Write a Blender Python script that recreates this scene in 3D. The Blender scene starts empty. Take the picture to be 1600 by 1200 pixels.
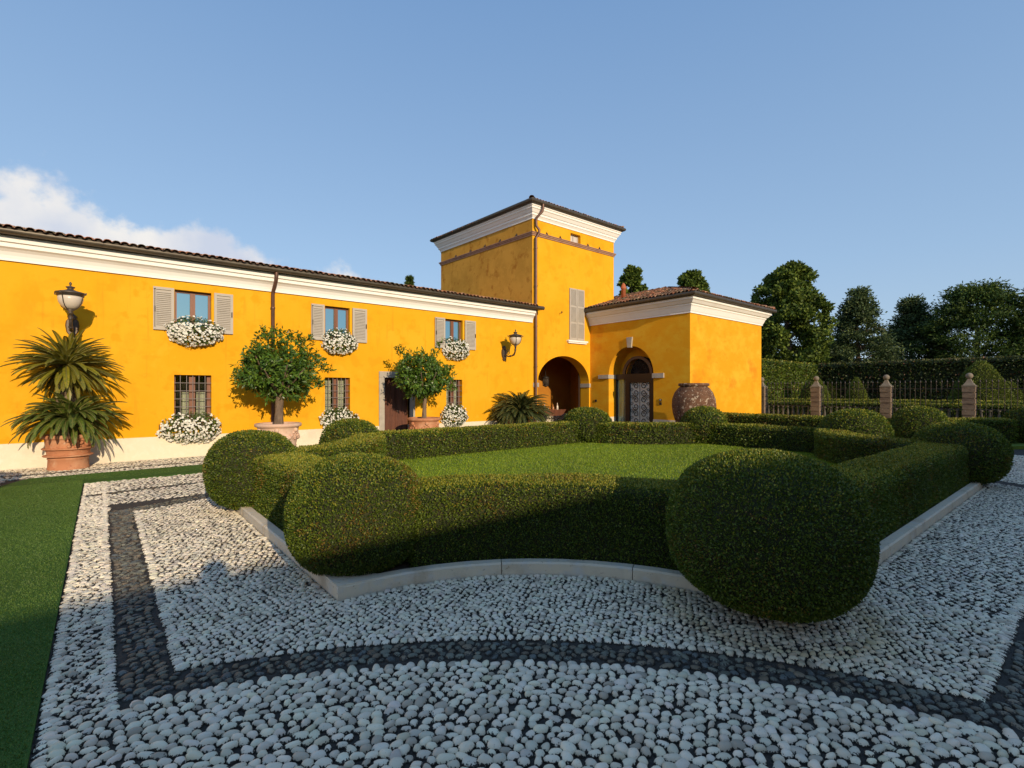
import bpy, math, random
import numpy as np
from mathutils import Vector, Matrix
random.seed(7); rng = np.random.default_rng(7)
S = bpy.context.scene; COL = S.collection
R = math.radians
# ---------------------------------------------------------------- camera
F, H0, HY, YAW = 775.0, 1.65, 611.0, R(50.4)
fw = (math.cos(YAW), math.sin(YAW)); rt = (math.sin(YAW), -math.cos(YAW))
cd = bpy.data.cameras.new('camera'); cam = bpy.data.objects.new('camera', cd); COL.objects.link(cam)
cam.location = (0, 0, H0); cam.rotation_euler = (R(90), 0, YAW - R(90))
cd.sensor_width = 36; cd.lens = 36 * F / 1600; cd.shift_y = (HY - 600) / 1600
cd.clip_start = .05; cd.clip_end = 3000; S.camera = cam
# ---------------------------------------------------------------- sun, sky, exposure
SUN = Vector((.155, 1, -.325)).normalized()
EL = math.asin(-SUN.z)
ld = bpy.data.lights.new('sun', 'SUN'); ld.energy = 3.9; ld.angle = R(.55); ld.color = (1, .80, .56)
sun = bpy.data.objects.new('sun', ld); COL.objects.link(sun)
sun.rotation_euler = SUN.to_track_quat('-Z', 'Y').to_euler(); sun.location = (-5, -20, 20)
S.view_settings.view_transform = 'Standard'; S.view_settings.look = 'None'
S.view_settings.exposure = 0.20; S.view_settings.gamma = 1
def ray3(px, py):
    u = (px - 800) / F
    return Vector((fw[0] + u * rt[0], fw[1] + u * rt[1], (HY - py) / F)).normalized()
W = bpy.data.worlds.new('World'); S.world = W; W.use_nodes = True
def build_world():
    nt = W.node_tree; N = nt.nodes; L = nt.links; N.clear()
    out = N.new('ShaderNodeOutputWorld'); bg = N.new('ShaderNodeBackground'); bg.inputs[1].default_value = .15
    sky = N.new('ShaderNodeTexSky'); sky.sky_type = 'NISHITA'; sky.sun_disc = False
    sky.sun_elevation = EL; sky.sun_rotation = math.atan2(-SUN.x, -SUN.y); sky.air_density = 1.0; sky.dust_density = .5; sky.ozone_density = 1.2
    tc = N.new('ShaderNodeTexCoord')
    n = ray3(60, 262).cross(ray3(490, 428)).normalized()
    if n.dot(ray3(100, 380)) < 0: n = -n
    dot = N.new('ShaderNodeVectorMath'); dot.operation = 'DOT_PRODUCT'; dot.inputs[1].default_value = n
    L.new(tc.outputs['Generated'], dot.inputs[0])
    ns = N.new('ShaderNodeTexNoise'); ns.inputs['Scale'].default_value = 6.5; ns.inputs['Detail'].default_value = 9; ns.inputs['Roughness'].default_value = .58
    L.new(tc.outputs['Generated'], ns.inputs['Vector'])
    ma = N.new('ShaderNodeMath'); ma.operation = 'MULTIPLY_ADD'; ma.inputs[1].default_value = .26; L.new(ns.outputs[0], ma.inputs[0]); L.new(dot.outputs['Value'], ma.inputs[2])
    mr = N.new('ShaderNodeMapRange'); mr.interpolation_type = 'SMOOTHSTEP'; mr.inputs[1].default_value = .128; mr.inputs[2].default_value = .160; mr.inputs[4].default_value = .93
    L.new(ma.outputs[0], mr.inputs[0])
    sz = N.new('ShaderNodeSeparateXYZ'); L.new(tc.outputs['Generated'], sz.inputs[0])
    gr = N.new('ShaderNodeValToRGB'); e = gr.color_ramp.elements; e[0].position = 0; e[0].color = (2.5, 3.3, 4.3, 1); e[1].position = .62; e[1].color = (1.15, 2.1, 3.75, 1)
    k = gr.color_ramp.elements.new(.22); k.color = (1.95, 2.95, 4.35, 1); L.new(sz.outputs[2], gr.inputs[0])
    hs = N.new('ShaderNodeMixRGB'); hs.inputs[0].default_value = .8; L.new(sky.outputs[0], hs.inputs[1]); L.new(gr.outputs[0], hs.inputs[2])
    n2 = N.new('ShaderNodeTexNoise'); n2.inputs['Scale'].default_value = 9; n2.inputs['Detail'].default_value = 6
    mp = N.new('ShaderNodeMapping'); mp.inputs[1].default_value = (3, 1, 2); L.new(tc.outputs['Generated'], mp.inputs[0]); L.new(mp.outputs[0], n2.inputs['Vector'])
    cr = N.new('ShaderNodeValToRGB'); cr.color_ramp.elements[0].position = .35; cr.color_ramp.elements[0].color = (3.6, 3.9, 4.6, 1); cr.color_ramp.elements[1].position = .68; cr.color_ramp.elements[1].color = (5.4, 5.2, 4.95, 1)
    L.new(n2.outputs[0], cr.inputs[0])
    mx = N.new('ShaderNodeMixRGB'); L.new(mr.outputs[0], mx.inputs[0]); L.new(hs.outputs[0], mx.inputs[1]); L.new(cr.outputs[0], mx.inputs[2])
    L.new(mx.outputs[0], bg.inputs[0]); L.new(bg.outputs[0], out.inputs[0])
build_world()

# ---------------------------------------------------------------- materials
def mat(name, col, rough=.7, metal=0, noise=None, bump=None, spec=None, attr=False, transl=0, coat=0):
    """noise = list of (scale, colour, lo, hi, detail); bump = (scale, strength, dist)"""
    m = bpy.data.materials.new(name); m.use_nodes = True; nt = m.node_tree; N = nt.nodes; L = nt.links
    p = N['Principled BSDF']; p.inputs['Roughness'].default_value = rough; p.inputs['Metallic'].default_value = metal
    if spec is not None: p.inputs['Specular IOR Level'].default_value = spec
    if coat: p.inputs['Coat Weight'].default_value = coat
    tc = N.new('ShaderNodeTexCoord'); cur = None
    if attr:
        a = N.new('ShaderNodeAttribute'); a.attribute_name = 'Col'; cur = a.outputs['Color']
    else:
        p.inputs['Base Color'].default_value = (*col, 1)
    for (sc, c, lo, hi, det, *st) in (noise or []):
        ns = N.new('ShaderNodeTexNoise'); ns.inputs['Scale'].default_value = sc; ns.inputs['Detail'].default_value = det
        ns.inputs['Roughness'].default_value = .6
        src = tc.outputs['Object']
        if st:
            mp = N.new('ShaderNodeMapping'); mp.inputs['Scale'].default_value = st[0]; mp.inputs['Location'].default_value = (sc, 2 * sc, 3.3); L.new(src, mp.inputs[0]); src = mp.outputs[0]
        L.new(src, ns.inputs['Vector'])
        mr = N.new('ShaderNodeMapRange'); mr.inputs[1].default_value = lo; mr.inputs[2].default_value = hi; L.new(ns.outputs[0], mr.inputs[0])
        mx = N.new('ShaderNodeMixRGB'); L.new(mr.outputs[0], mx.inputs[0])
        if cur is None: mx.inputs[1].default_value = (*col, 1)
        else: L.new(cur, mx.inputs[1])
        mx.inputs[2].default_value = (*c, 1); cur = mx.outputs[0]
    if cur is not None: L.new(cur, p.inputs['Base Color'])
    if bump:
        ns = N.new('ShaderNodeTexNoise'); ns.inputs['Scale'].default_value = bump[0]; ns.inputs['Detail'].default_value = 8; L.new(tc.outputs['Object'], ns.inputs['Vector'])
        b = N.new('ShaderNodeBump'); b.inputs['Strength'].default_value = bump[1]; b.inputs['Distance'].default_value = bump[2]
        L.new(ns.outputs[0], b.inputs['Height']); L.new(b.outputs[0], p.inputs['Normal'])
    if transl:
        t = N.new('ShaderNodeBsdfTranslucent'); L.new(cur, t.inputs[0]); ms = N.new('ShaderNodeMixShader'); ms.inputs[0].default_value = transl
        o = N['Material Output']; L.new(p.outputs[0], ms.inputs[1]); L.new(t.outputs[0], ms.inputs[2]); L.new(ms.outputs[0], o.inputs[0])
    return m
YEL = (.745, .355, .011)
M = {}
M['plaster'] = mat('yellow_plaster', YEL, .9, noise=[(.55, (.745, .39, .018), .42, .62, 6), (1.7, (.71, .30, .010), .56, .78, 8, (1, 1, 1.6)), (7, (.80, .41, .025), .62, .8, 8), (.9, (.70, .28, .009), .62, .82, 7, (1, 1, .5)), (9, (.62, .24, .012), .58, .85, 5, (1, 1, .06)), (2.1, (.725, .325, .010), .55, .62, 6), (1.6, (.75, .385, .018), .58, .64, 6)], bump=(14, .25, .01), spec=.15)
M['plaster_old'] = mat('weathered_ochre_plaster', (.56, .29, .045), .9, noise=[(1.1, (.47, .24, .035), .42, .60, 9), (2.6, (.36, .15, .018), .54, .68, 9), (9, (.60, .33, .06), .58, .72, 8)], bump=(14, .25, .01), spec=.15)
M['plaster_pav'] = mat('golden_plaster', (.71, .33, .012), .9, noise=[(1.3, (.72, .41, .028), .44, .68, 8, (1, 1, 1.5)), (4, (.68, .285, .010), .55, .75, 8, (1, 1, 2)), (.8, (.63, .215, .010), .58, .72, 5)], bump=(14, .25, .01), spec=.15)
M['plinth'] = mat('cream_plinth', (.74, .66, .50), .8, noise=[(1.2, (.62, .55, .42), .5, .75, 7), (12, (.78, .72, .58), .5, .8, 6)], spec=.2)
M['cornice'] = mat('white_cornice_plaster', (.85, .83, .78), .8, noise=[(1.5, (.76, .73, .67), .52, .8, 8), (11, (.62, .58, .50), .66, .85, 6, (1, 1, .15))], spec=.2)
M['tile'] = mat('terracotta_tile', (1, 1, 1), .85, attr=True, noise=[(22, (.12, .075, .045), .52, .72, 6)], spec=.2)
M['tile_under'] = mat('roof_boarding', (.11, .06, .04), .9)
M['gutter'] = mat('dark_bronze_gutter', (.075, .062, .045), .45, .35, noise=[(5, (.10, .085, .06), .45, .7, 5)])
M['pipe'] = mat('brown_copper_pipe', (.15, .075, .05), .45, .4, noise=[(6, (.10, .06, .045), .45, .7, 5)])
M['wood'] = mat('brown_window_wood', (.20, .075, .035), .5, noise=[(30, (.13, .045, .022), .45, .7, 5, (1, 1, .08))])
M['doorwood'] = mat('dark_walnut_door', (.13, .045, .022), .5, noise=[(24, (.08, .028, .015), .42, .7, 6, (1, 1, .07))])
M['darkwood'] = mat('blackish_brown_wood', (.035, .02, .014), .45)
M['shutter'] = mat('greige_shutter_paint', (.43, .39, .33), .6, noise=[(5, (.37, .335, .28), .5, .8, 6)], spec=.3)
M['stone'] = mat('grey_dressed_stone', (.42, .38, .31), .85, noise=[(4, (.33, .30, .25), .45, .7, 8)], bump=(30, .3, .01))
M['baluster'] = mat('mossy_stone', (.12, .10, .075), .9, noise=[(9, (.07, .07, .04), .45, .7, 7)])
M['capstone'] = mat('weathered_cap_stone', (.20, .17, .125), .9, noise=[(9, (.18, .14, .10), .45, .7, 7)])
M['marble'] = mat('cream_kerb_stone', (.70, .60, .44), .8, noise=[(2.6, (.48, .39, .27), .50, .70, 8), (28, (.20, .11, .05), .64, .70, 8), (9, (.62, .58, .5), .5, .7, 5)], bump=(40, .4, .006))
M['iron'] = mat('dark_wrought_iron', (.045, .038, .034), .5, .5)
M['bronze'] = mat('bronze_lamp_metal', (.10, .075, .055), .5, .4, noise=[(9, (.06, .05, .045), .4, .7, 5)])
M['greyiron'] = mat('grey_painted_iron', (.22, .19, .18), .5, .3)
M['opal'] = mat('opal_glass', (.62, .54, .44), .25, spec=.5)
M['curtain'] = mat('cream_curtain', (.72, .68, .56), .9, noise=[(16, (.40, .36, .27), .42, .66, 2, (1, 1, .02))])
M['terra'] = mat('terracotta_pot', (.46, .20, .10), .85, noise=[(3, (.56, .30, .17), .48, .66, 8), (11, (.34, .13, .07), .55, .75, 8), (7, (.60, .44, .30), .64, .78, 8)], bump=(22, .35, .01), spec=.2)
M['terra_red'] = mat('red_terracotta_pot', (.42, .14, .065), .85, noise=[(5, (.34, .10, .05), .48, .7, 8), (9, (.50, .26, .15), .62, .78, 8)], bump=(22, .35, .01), spec=.2)
M['terra_pale'] = mat('pale_terracotta_pot', (.60, .40, .29), .85, noise=[(3, (.66, .49, .37), .45, .66, 8), (10, (.48, .29, .20), .58, .75, 8)], bump=(22, .35, .01), spec=.2)
M['jar'] = mat('old_lichened_terracotta', (.15, .078, .045), .9, noise=[(5, (.09, .048, .03), .45, .62, 8), (9, (.40, .32, .23), .57, .63, 9), (26, (.40, .32, .23), .62, .66, 5)], bump=(18, .6, .02), spec=.15)
M['soil'] = mat('dark_soil', (.06, .042, .028), .95, noise=[(20, (.10, .07, .045), .45, .7, 6)], bump=(40, .6, .01))
M['mortar'] = mat('dark_mortar_bed', (.036, .030, .024), .95, noise=[(9, (.07, .055, .04), .50, .70, 6), (60, (.02, .017, .013), .5, .7, 4)], bump=(90, .7, .01))
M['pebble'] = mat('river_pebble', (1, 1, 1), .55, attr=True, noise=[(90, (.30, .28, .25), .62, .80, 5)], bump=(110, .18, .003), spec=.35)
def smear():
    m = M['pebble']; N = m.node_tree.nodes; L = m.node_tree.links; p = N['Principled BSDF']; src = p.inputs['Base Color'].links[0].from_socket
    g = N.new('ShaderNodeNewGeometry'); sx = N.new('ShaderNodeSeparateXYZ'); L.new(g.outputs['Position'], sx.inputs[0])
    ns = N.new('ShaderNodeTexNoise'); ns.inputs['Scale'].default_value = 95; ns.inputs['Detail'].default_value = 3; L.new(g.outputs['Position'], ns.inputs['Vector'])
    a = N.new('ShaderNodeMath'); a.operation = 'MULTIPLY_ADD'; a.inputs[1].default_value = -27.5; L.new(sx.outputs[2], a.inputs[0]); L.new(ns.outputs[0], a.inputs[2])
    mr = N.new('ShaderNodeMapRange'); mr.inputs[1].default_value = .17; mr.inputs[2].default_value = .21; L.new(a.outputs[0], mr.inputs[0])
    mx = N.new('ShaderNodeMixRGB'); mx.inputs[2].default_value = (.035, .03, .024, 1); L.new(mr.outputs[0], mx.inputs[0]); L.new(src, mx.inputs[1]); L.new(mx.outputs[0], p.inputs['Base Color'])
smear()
M['turf'] = mat('green_turf_carpet', (.055, .125, .022), .9, noise=[(2.2, (.068, .145, .03), .4, .65, 4), (160, (.03, .06, .01), .48, .70, 4), (.8, (.055, .10, .02), .5, .7, 2)], bump=(220, .9, .008), spec=.1)
M['leaf'] = mat('box_leaf', (1, 1, 1), .5, attr=True, transl=.18, spec=.35)
M['treeleaf'] = mat('tree_leaf', (1, 1, 1), .6, attr=True, transl=.2, spec=.25)
M['gloss_leaf'] = mat('glossy_leaf', (1, 1, 1), .38, attr=True, transl=.2, spec=.5)
M['petal'] = mat('white_petal', (1, 1, 1), .7, attr=True, transl=.15, spec=.2)
M['twig'] = mat('hedge_inner_twigs', (.024, .032, .008), .95, noise=[(14, (.035, .028, .012), .45, .65, 5)])
M['bark'] = mat('brown_bark', (.20, .14, .09), .9, noise=[(14, (.11, .075, .05), .42, .66, 7, (1, 1, .25))], bump=(30, .7, .02))
M['field'] = mat('meadow_ground', (.07, .10, .025), .95, noise=[(.5, (.10, .11, .03), .4, .7, 6)])
M['lawn'] = mat('lawn_soil_green', (.13, .19, .010), .95, noise=[(3, (.11, .16, .010), .4, .65, 6), (60, (.03, .06, .01), .5, .7, 5)])
M['brick'] = mat('rough_pier_brick', (.21, .15, .10), .9, noise=[(3, (.12, .08, .055), .42, .60, 8, (1, 1, 3)), (15, (.34, .26, .19), .6, .75, 6)], bump=(30, .5, .01))
M['black'] = mat('black_plastic', (.02, .02, .02), .4)
M['whitepl'] = mat('white_plastic', (.7, .7, .68), .4)
M['room'] = mat('room_darkness', (.02, .016, .012), .9)
M['skin'] = mat('skin', (.5, .3, .2), .6); M['cloth'] = mat('blue_shirt_cloth', (.08, .12, .2), .9)
def glassmat(name, col, gloss, trans):
    m = bpy.data.materials.new(name); m.use_nodes = True; N = m.node_tree.nodes; L = m.node_tree.links; N.clear()
    o = N.new('ShaderNodeOutputMaterial'); g = N.new('ShaderNodeBsdfGlossy'); g.inputs[0].default_value = (.52, .80, .85, 1); g.inputs[1].default_value = .015
    d = N.new('ShaderNodeBsdfTransparent') if trans else N.new('ShaderNodeBsdfDiffuse'); d.inputs[0].default_value = (*col, 1)
    ms = N.new('ShaderNodeMixShader'); ms.inputs[0].default_value = gloss; L.new(d.outputs[0], ms.inputs[1]); L.new(g.outputs[0], ms.inputs[2]); L.new(ms.outputs[0], o.inputs[0]); return m
M['skyglass'] = glassmat('sky_reflecting_pane', (.03, .04, .04), .62, False)
M['clear'] = glassmat('clear_pane', (.85, .88, .85), .07, True)

# ---------------------------------------------------------------- mesh helpers
def tag(o, label=None, cat=None, group=None, kind=None):
    if label: o['label'] = label
    if cat: o['category'] = cat
    if group: o['group'] = group
    if kind: o['kind'] = kind
    return o
def thing(name, loc, label, cat, group=None):
    o = bpy.data.objects.new(name, None); COL.objects.link(o); o.location = loc; o.empty_display_size = .2
    return tag(o, label, cat, group)
def root_loc(o):
    while o.parent: o = o.parent
    return Vector(o.location)
def link_mesh(name, me, m, parent=None, loc=None):
    o = bpy.data.objects.new(name, me); COL.objects.link(o)
    if m is not None:
        for mm in (m if isinstance(m, (list, tuple)) else [m]): me.materials.append(mm)
    if parent is not None: o.parent = parent
    if loc is not None: o.location = loc
    return o
def np_mesh(name, V, Fc, k, m, parent=None, col=None, smooth=False, org=None):
    """V (n,3), Fc (m,k) int faces of k corners"""
    V = np.asarray(V, float)
    if org is None: org = np.array(root_loc(parent)) if parent is not None else None
    if org is None: org = np.array([V[:, 0].mean(), V[:, 1].mean(), V[:, 2].min()])
    V = V - np.array(org)
    me = bpy.data.meshes.new(name); n = len(V); f = len(Fc)
    me.vertices.add(n); me.vertices.foreach_set('co', V.astype(np.float32).ravel())
    me.loops.add(f * k); me.loops.foreach_set('vertex_index', np.asarray(Fc, np.int32).ravel())
    me.polygons.add(f); me.polygons.foreach_set('loop_start', np.arange(0, f * k, k, dtype=np.int32)); me.polygons.foreach_set('loop_total', np.full(f, k, np.int32))
    if smooth: me.polygons.foreach_set('use_smooth', np.ones(f, bool))
    me.update(calc_edges=True)
    if col is not None:
        a = me.color_attributes.new('Col', 'FLOAT_COLOR', 'POINT'); c = np.ones((n, 4), np.float32); c[:, :3] = col; a.data.foreach_set('color', c.ravel())
    return link_mesh(name, me, m, parent, None if parent is not None else tuple(org))
class MB:
    def __init__(s): s.v = []; s.f = []; s.sm = []
    def add(s, vs, fs, sm=False):
        b = len(s.v); s.v += [tuple(v) for v in vs]; s.f += [tuple(i + b for i in f) for f in fs]; s.sm += [sm] * len(fs); return s
    def box(s, x0, x1, y0, y1, z0, z1):
        return s.add([(x0, y0, z0), (x1, y0, z0), (x1, y1, z0), (x0, y1, z0), (x0, y0, z1), (x1, y0, z1), (x1, y1, z1), (x0, y1, z1)],
                     [(3, 2, 1, 0), (4, 5, 6, 7), (0, 1, 5, 4), (1, 2, 6, 5), (2, 3, 7, 6), (3, 0, 4, 7)])
    def quad(s, a, b, c, d): return s.add([a, b, c, d], [(0, 1, 2, 3)])
    def poly(s, pts): return s.add(pts, [tuple(range(len(pts)))])
    def prism(s, pts, z0, z1):
        n = len(pts); vs = [(p[0], p[1], z0) for p in pts] + [(p[0], p[1], z1) for p in pts]
        return s.add(vs, [tuple(range(n))[::-1], tuple(range(n, 2 * n))] + [(i, (i + 1) % n, n + (i + 1) % n, n + i) for i in range(n)])
    def tube(s, pts, r, n=8, cap=True):
        pts = [Vector(p) for p in pts]; m = len(pts); rr = r if isinstance(r, (list, tuple)) else [r] * m; vs = []; up = None
        for i, p in enumerate(pts):
            d = (pts[min(i + 1, m - 1)] - pts[max(i - 1, 0)]).normalized()
            if up is None: up = Vector((0, 0, 1)) if abs(d.z) < .9 else Vector((1, 0, 0))
            a = d.cross(up).normalized(); b = a.cross(d).normalized(); up = b
            for k in range(n):
                t = 2 * math.pi * k / n; vs.append(p + rr[i] * (math.cos(t) * a + math.sin(t) * b))
        fs = [(i * n + k, i * n + (k + 1) % n, (i + 1) * n + (k + 1) % n, (i + 1) * n + k) for i in range(m - 1) for k in range(n)]
        s.add(vs, fs, True)
        if cap: s.add(vs[:n], [tuple(range(n))]); s.add(vs[-n:], [tuple(range(n))[::-1]])
        return s
    def lathe(s, c, prof, n=24, sm=True, wob=0, sq=False):
        vs = []
        for (r, z) in prof:
            for k in range(n):
                t = 2 * math.pi * (k + (.5 if sq else 0)) / n; q = r * (1 + wob * math.sin(3 * t + z * 5))
                vs.append((c[0] + q * math.cos(t), c[1] + q * math.sin(t), c[2] + z))
        m = len(prof); fs = [(i * n + k, i * n + (k + 1) % n, (i + 1) * n + (k + 1) % n, (i + 1) * n + k) for i in range(m - 1) for k in range(n)]
        fs += [tuple(range(n))[::-1], tuple(range((m - 1) * n, m * n))]
        return s.add(vs, fs, sm)
    def ball(s, c, r, n=10, m=6, sz=1): return s.lathe(c, [(max(1e-3, r * math.sin(math.pi * i / m)), -r * sz * math.cos(math.pi * i / m)) for i in range(m + 1)], n)
    def sweep(s, path, prof, closed=False):
        """path: xy list, prof: (out, z) list; out is to the right-hand side of travel"""
        n = len(path); vs = []
        for i in range(n):
            p = Vector(path[i]); a = Vector(path[(i - 1) % n]) if (closed or i > 0) else None; b = Vector(path[(i + 1) % n]) if (closed or i < n - 1) else None
            d1 = (p - a).normalized() if a is not None else None; d2 = (b - p).normalized() if b is not None else None
            if d1 is None: d1 = d2
            if d2 is None: d2 = d1
            n1 = Vector((d1.y, -d1.x)); n2 = Vector((d2.y, -d2.x)); nn = (n1 + n2); nn = nn / max(.2, nn.dot(n1))
            vs += [(p.x + nn.x * o, p.y + nn.y * o, z) for (o, z) in prof]
        k = len(prof); rng_ = range(n if closed else n - 1)
        fs = [(i * k + j, ((i + 1) % n) * k + j, ((i + 1) % n) * k + (j + 1) % k, i * k + (j + 1) % k) for i in rng_ for j in range(k)]
        s.add(vs, fs)
        if not closed: s.add(vs[:k], [tuple(range(k))]); s.add(vs[-k:], [tuple(range(k))[::-1]])
        return s
    def build(s, name, m, parent=None, org=None):
        if org is None: org = root_loc(parent) if parent is not None else Vector((sum(v[0] for v in s.v) / len(s.v), sum(v[1] for v in s.v) / len(s.v), min(v[2] for v in s.v)))
        me = bpy.data.meshes.new(name); me.from_pydata([(v[0] - org[0], v[1] - org[1], v[2] - org[2]) for v in s.v], [], s.f)
        me.polygons.foreach_set('use_smooth', s.sm); me.update()
        return link_mesh(name, me, m, parent, None if parent is not None else tuple(org))
def wall_cells(mb, us, zs, holes, P):
    """flat wall of grid cells leaving rectangular holes; P(u,z) -> point"""
    us = sorted(set(us + [h[0] for h in holes] + [h[1] for h in holes])); zs = sorted(set(zs + [h[2] for h in holes] + [h[3] for h in holes]))
    for i in range(len(us) - 1):
        for j in range(len(zs) - 1):
            u = (us[i] + us[i + 1]) / 2; z = (zs[j] + zs[j + 1]) / 2
            if any(h[0] < u < h[1] and h[2] < z < h[3] for h in holes): continue
            mb.quad(P(us[i], zs[j]), P(us[i + 1], zs[j]), P(us[i + 1], zs[j + 1]), P(us[i], zs[j + 1]))
def snoise(P, f, seed=0):
    P = np.asarray(P); s = seed * 1.7
    return (np.sin(P[..., 0] * f + 1.3 * np.sin(P[..., 1] * f * .8 + s) + s) + np.sin(P[..., 1] * f * 1.1 + 1.7 * np.sin(P[..., 2] * f * .9 + s * 2) + 2 + s) + np.sin(P[..., 2] * f * 1.3 + 1.1 * np.sin(P[..., 0] * f * .7 - s) + 4)) / 3

# ---------------------------------------------------------------- foliage helpers
def unit(a): return a / np.maximum(1e-9, np.linalg.norm(a, axis=-1, keepdims=True))
def leaves(name, P, A, Nn, L, Wd, col, m, parent=None, org=None, fold=0.0):
    """diamond leaves: base P, axis A, surface normal Nn, length L, width Wd"""
    n = len(P); A = unit(A); B = unit(np.cross(A, Nn)); C = np.cross(B, A); L = np.broadcast_to(L, (n,))[:, None]; Wd = np.broadcast_to(Wd, (n,))[:, None]
    V = np.stack([P, P + A * L * .5 + B * Wd * .5 + C * Wd * fold, P + A * L, P + A * L * .5 - B * Wd * .5 + C * Wd * fold], 1).reshape(-1, 3)
    Fc = np.arange(n * 4).reshape(n, 4); c = np.repeat(col, 4, 0)
    return np_mesh(name, V, Fc, 4, m, parent, c, org=org)
def clump_surface(rows, seed, amp=.02, f=4):
    """rows: (nu,nv,3) grid; returns displaced grid and normals"""
    G = np.array(rows); du = np.gradient(G, axis=0); dv = np.gradient(G, axis=1); Nn = unit(np.cross(dv, du))
    c = G.reshape(-1, 3).mean(0)
    G = G + Nn * (snoise(G, f, seed) * amp + snoise(G, f * 3.1, seed + 3) * amp * .4)[..., None]
    return G, Nn
PAL = dict(lit=(.125, .172, .014), mid=(.088, .130, .010), dark=(.050, .085, .008), tip=(.25, .235, .022), rust=(.19, .12, .018))  # tip: yellow shoots, brightened to give the tops a sunlit colour
FAR_SHADE = dict(lit=(.055, .08, .014), mid=(.040, .060, .012), dark=(.024, .038, .009), tip=(.09, .09, .02), rust=(.12, .05, .02))  # darker greens put the back hedge's dim grazing light into its leaves
CONE = dict(lit=(.17, .21, .028), mid=(.13, .165, .022), dark=(.09, .125, .018), tip=(.20, .21, .03), rust=(.15, .13, .02))
def shell_foliage(root, rows, leaf, seed, dens=1.25, tips=.16, rust=.1, name='foliage', flip=False, loose=.6, pal=PAL, sunlit_top=0):
    rs = np.random.default_rng(seed)
    G, Nn = clump_surface(rows, seed)
    if flip: Nn = -Nn
    nu, nv = G.shape[:2]
    core = G - Nn * max(.035, leaf * 1.6)
    idx = np.arange(nu * nv).reshape(nu, nv); Fq = np.stack([idx[:-1, :-1], idx[1:, :-1], idx[1:, 1:], idx[:-1, 1:]], -1).reshape(-1, 4)
    np_mesh('inner_twigs', core.reshape(-1, 3), Fq, 4, M['twig'], root, smooth=True)
    a, b, c, d = G[:-1, :-1], G[1:, :-1], G[1:, 1:], G[:-1, 1:]
    area = (np.linalg.norm(np.cross(b - a, d - a), axis=-1) + np.linalg.norm(np.cross(b - c, d - c), axis=-1)).ravel() / 2
    n = int(min(125000, dens * area.sum() / (leaf * leaf * .55 * .5)))
    w = rs.choice(len(area), n, p=area / area.sum()); u = rs.random(n)[:, None]; v = rs.random(n)[:, None]
    a, b, c, d = (q.reshape(-1, 3)[w] for q in (a, b, c, d))
    P = a * (1 - u) * (1 - v) + b * u * (1 - v) + c * u * v + d * (1 - u) * v
    nn = (Nn[:-1, :-1] + Nn[1:, 1:]).reshape(-1, 3)[w]; nn = unit(nn)
    depth = rs.random(n) ** 1.5 * leaf * 2.2 - leaf * .5
    P = P - nn * depth[:, None]
    A = unit(nn * .75 + rs.normal(size=(n, 3)) * loose + np.array([0, 0, .25])); Lx = unit(nn * .5 + rs.normal(size=(n, 3)) * .8)
    t = rs.random(n); base = np.where((t < .45)[:, None], pal['mid'], np.where((t < .75)[:, None], pal['lit'], pal['dark']))
    tip_sun_mask = (depth < leaf * .25) & (rs.random(n) < tips * .3 + (sunlit_top + tips * .6) * np.clip(nn[:, 2], 0, 1)); base = np.where(tip_sun_mask[:, None], pal['tip'], base)  # yellow tips, denser on upward faces to paint in sunlit tops
    rz = snoise(P, 5, seed + 9) + .5 * snoise(P, 14, seed + 2); rm = (rz > .5) & (rs.random(n) < rust * 1.5) | (rs.random(n) < rust * .08); base = np.where(rm[:, None], pal['rust'], base)
    base = base * (.82 + .36 * rs.random((n, 1))) * (1 + .22 * snoise(P, 2.2, seed)[:, None])
    leaves(name, P - A * leaf * .4, A, Lx, leaf * (.8 + .5 * rs.random(n)), leaf * .58 * (.8 + .4 * rs.random(n)), base, M['leaf'], root)
def rev_rows(cx, cy, prof, n=48):
    t = np.linspace(0, 2 * np.pi, n + 1); pr = np.array(prof)
    return np.stack([np.stack([cx + r * np.cos(t), cy + r * np.sin(t), np.full_like(t, z)], -1) for r, z in pr])
def ball_prof(r, h, z0=.02, m=18, p=2.35, wide=.46):
    out = []
    for i in range(m + 1):
        a = -math.pi / 2 + math.pi * i / m; c = abs(math.cos(a)) ** (2 / p); s = math.copysign(abs(math.sin(a)) ** (2 / p), math.sin(a))
        zc = z0 + wide * (h - z0); hz = (h - zc) if s > 0 else (zc - z0)
        out.append((max(.01, r * c), zc + s * hz))
    return out
def path_rows(path, hw, z0, z1, step=.12, bev=.05):
    pts = [Vector(p) for p in path]; out = []; acc = []
    for a, b in zip(pts[:-1], pts[1:]):
        k = max(1, int((b - a).length / step))
        acc += [a.lerp(b, i / k) for i in range(k)]
    acc.append(pts[-1]); rows = []
    def sect(p, nrm, s=1.0, zz=None):
        zm = z1
        pr = [(-hw, z0)] + [(-hw * 1.0, z0 + (z1 - bev - z0) * i / 5) for i in range(1, 6)] + [(-hw + bev, zm)] + [(-hw + bev + (2 * hw - 2 * bev) * i / 4, zm) for i in range(1, 4)] + [(hw - bev, zm)] + [(hw, z0 + (z1 - bev - z0) * i / 5) for i in range(5, -1, -1)]
        return [(p.x + nrm.x * o * s, p.y + nrm.y * o * s, (z if s == 1 else z0 + (z - z0) * .98)) for o, z in pr]
    for i, p in enumerate(acc):
        d = (acc[min(i + 1, len(acc) - 1)] - acc[max(0, i - 1)]).normalized(); nrm = Vector((d.y, -d.x))
        if i == 0: rows.append(sect(p, nrm, .02))
        rows.append(sect(p, nrm))
        if i == len(acc) - 1: rows.append(sect(p, nrm, .02))
    return np.array(rows)
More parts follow.
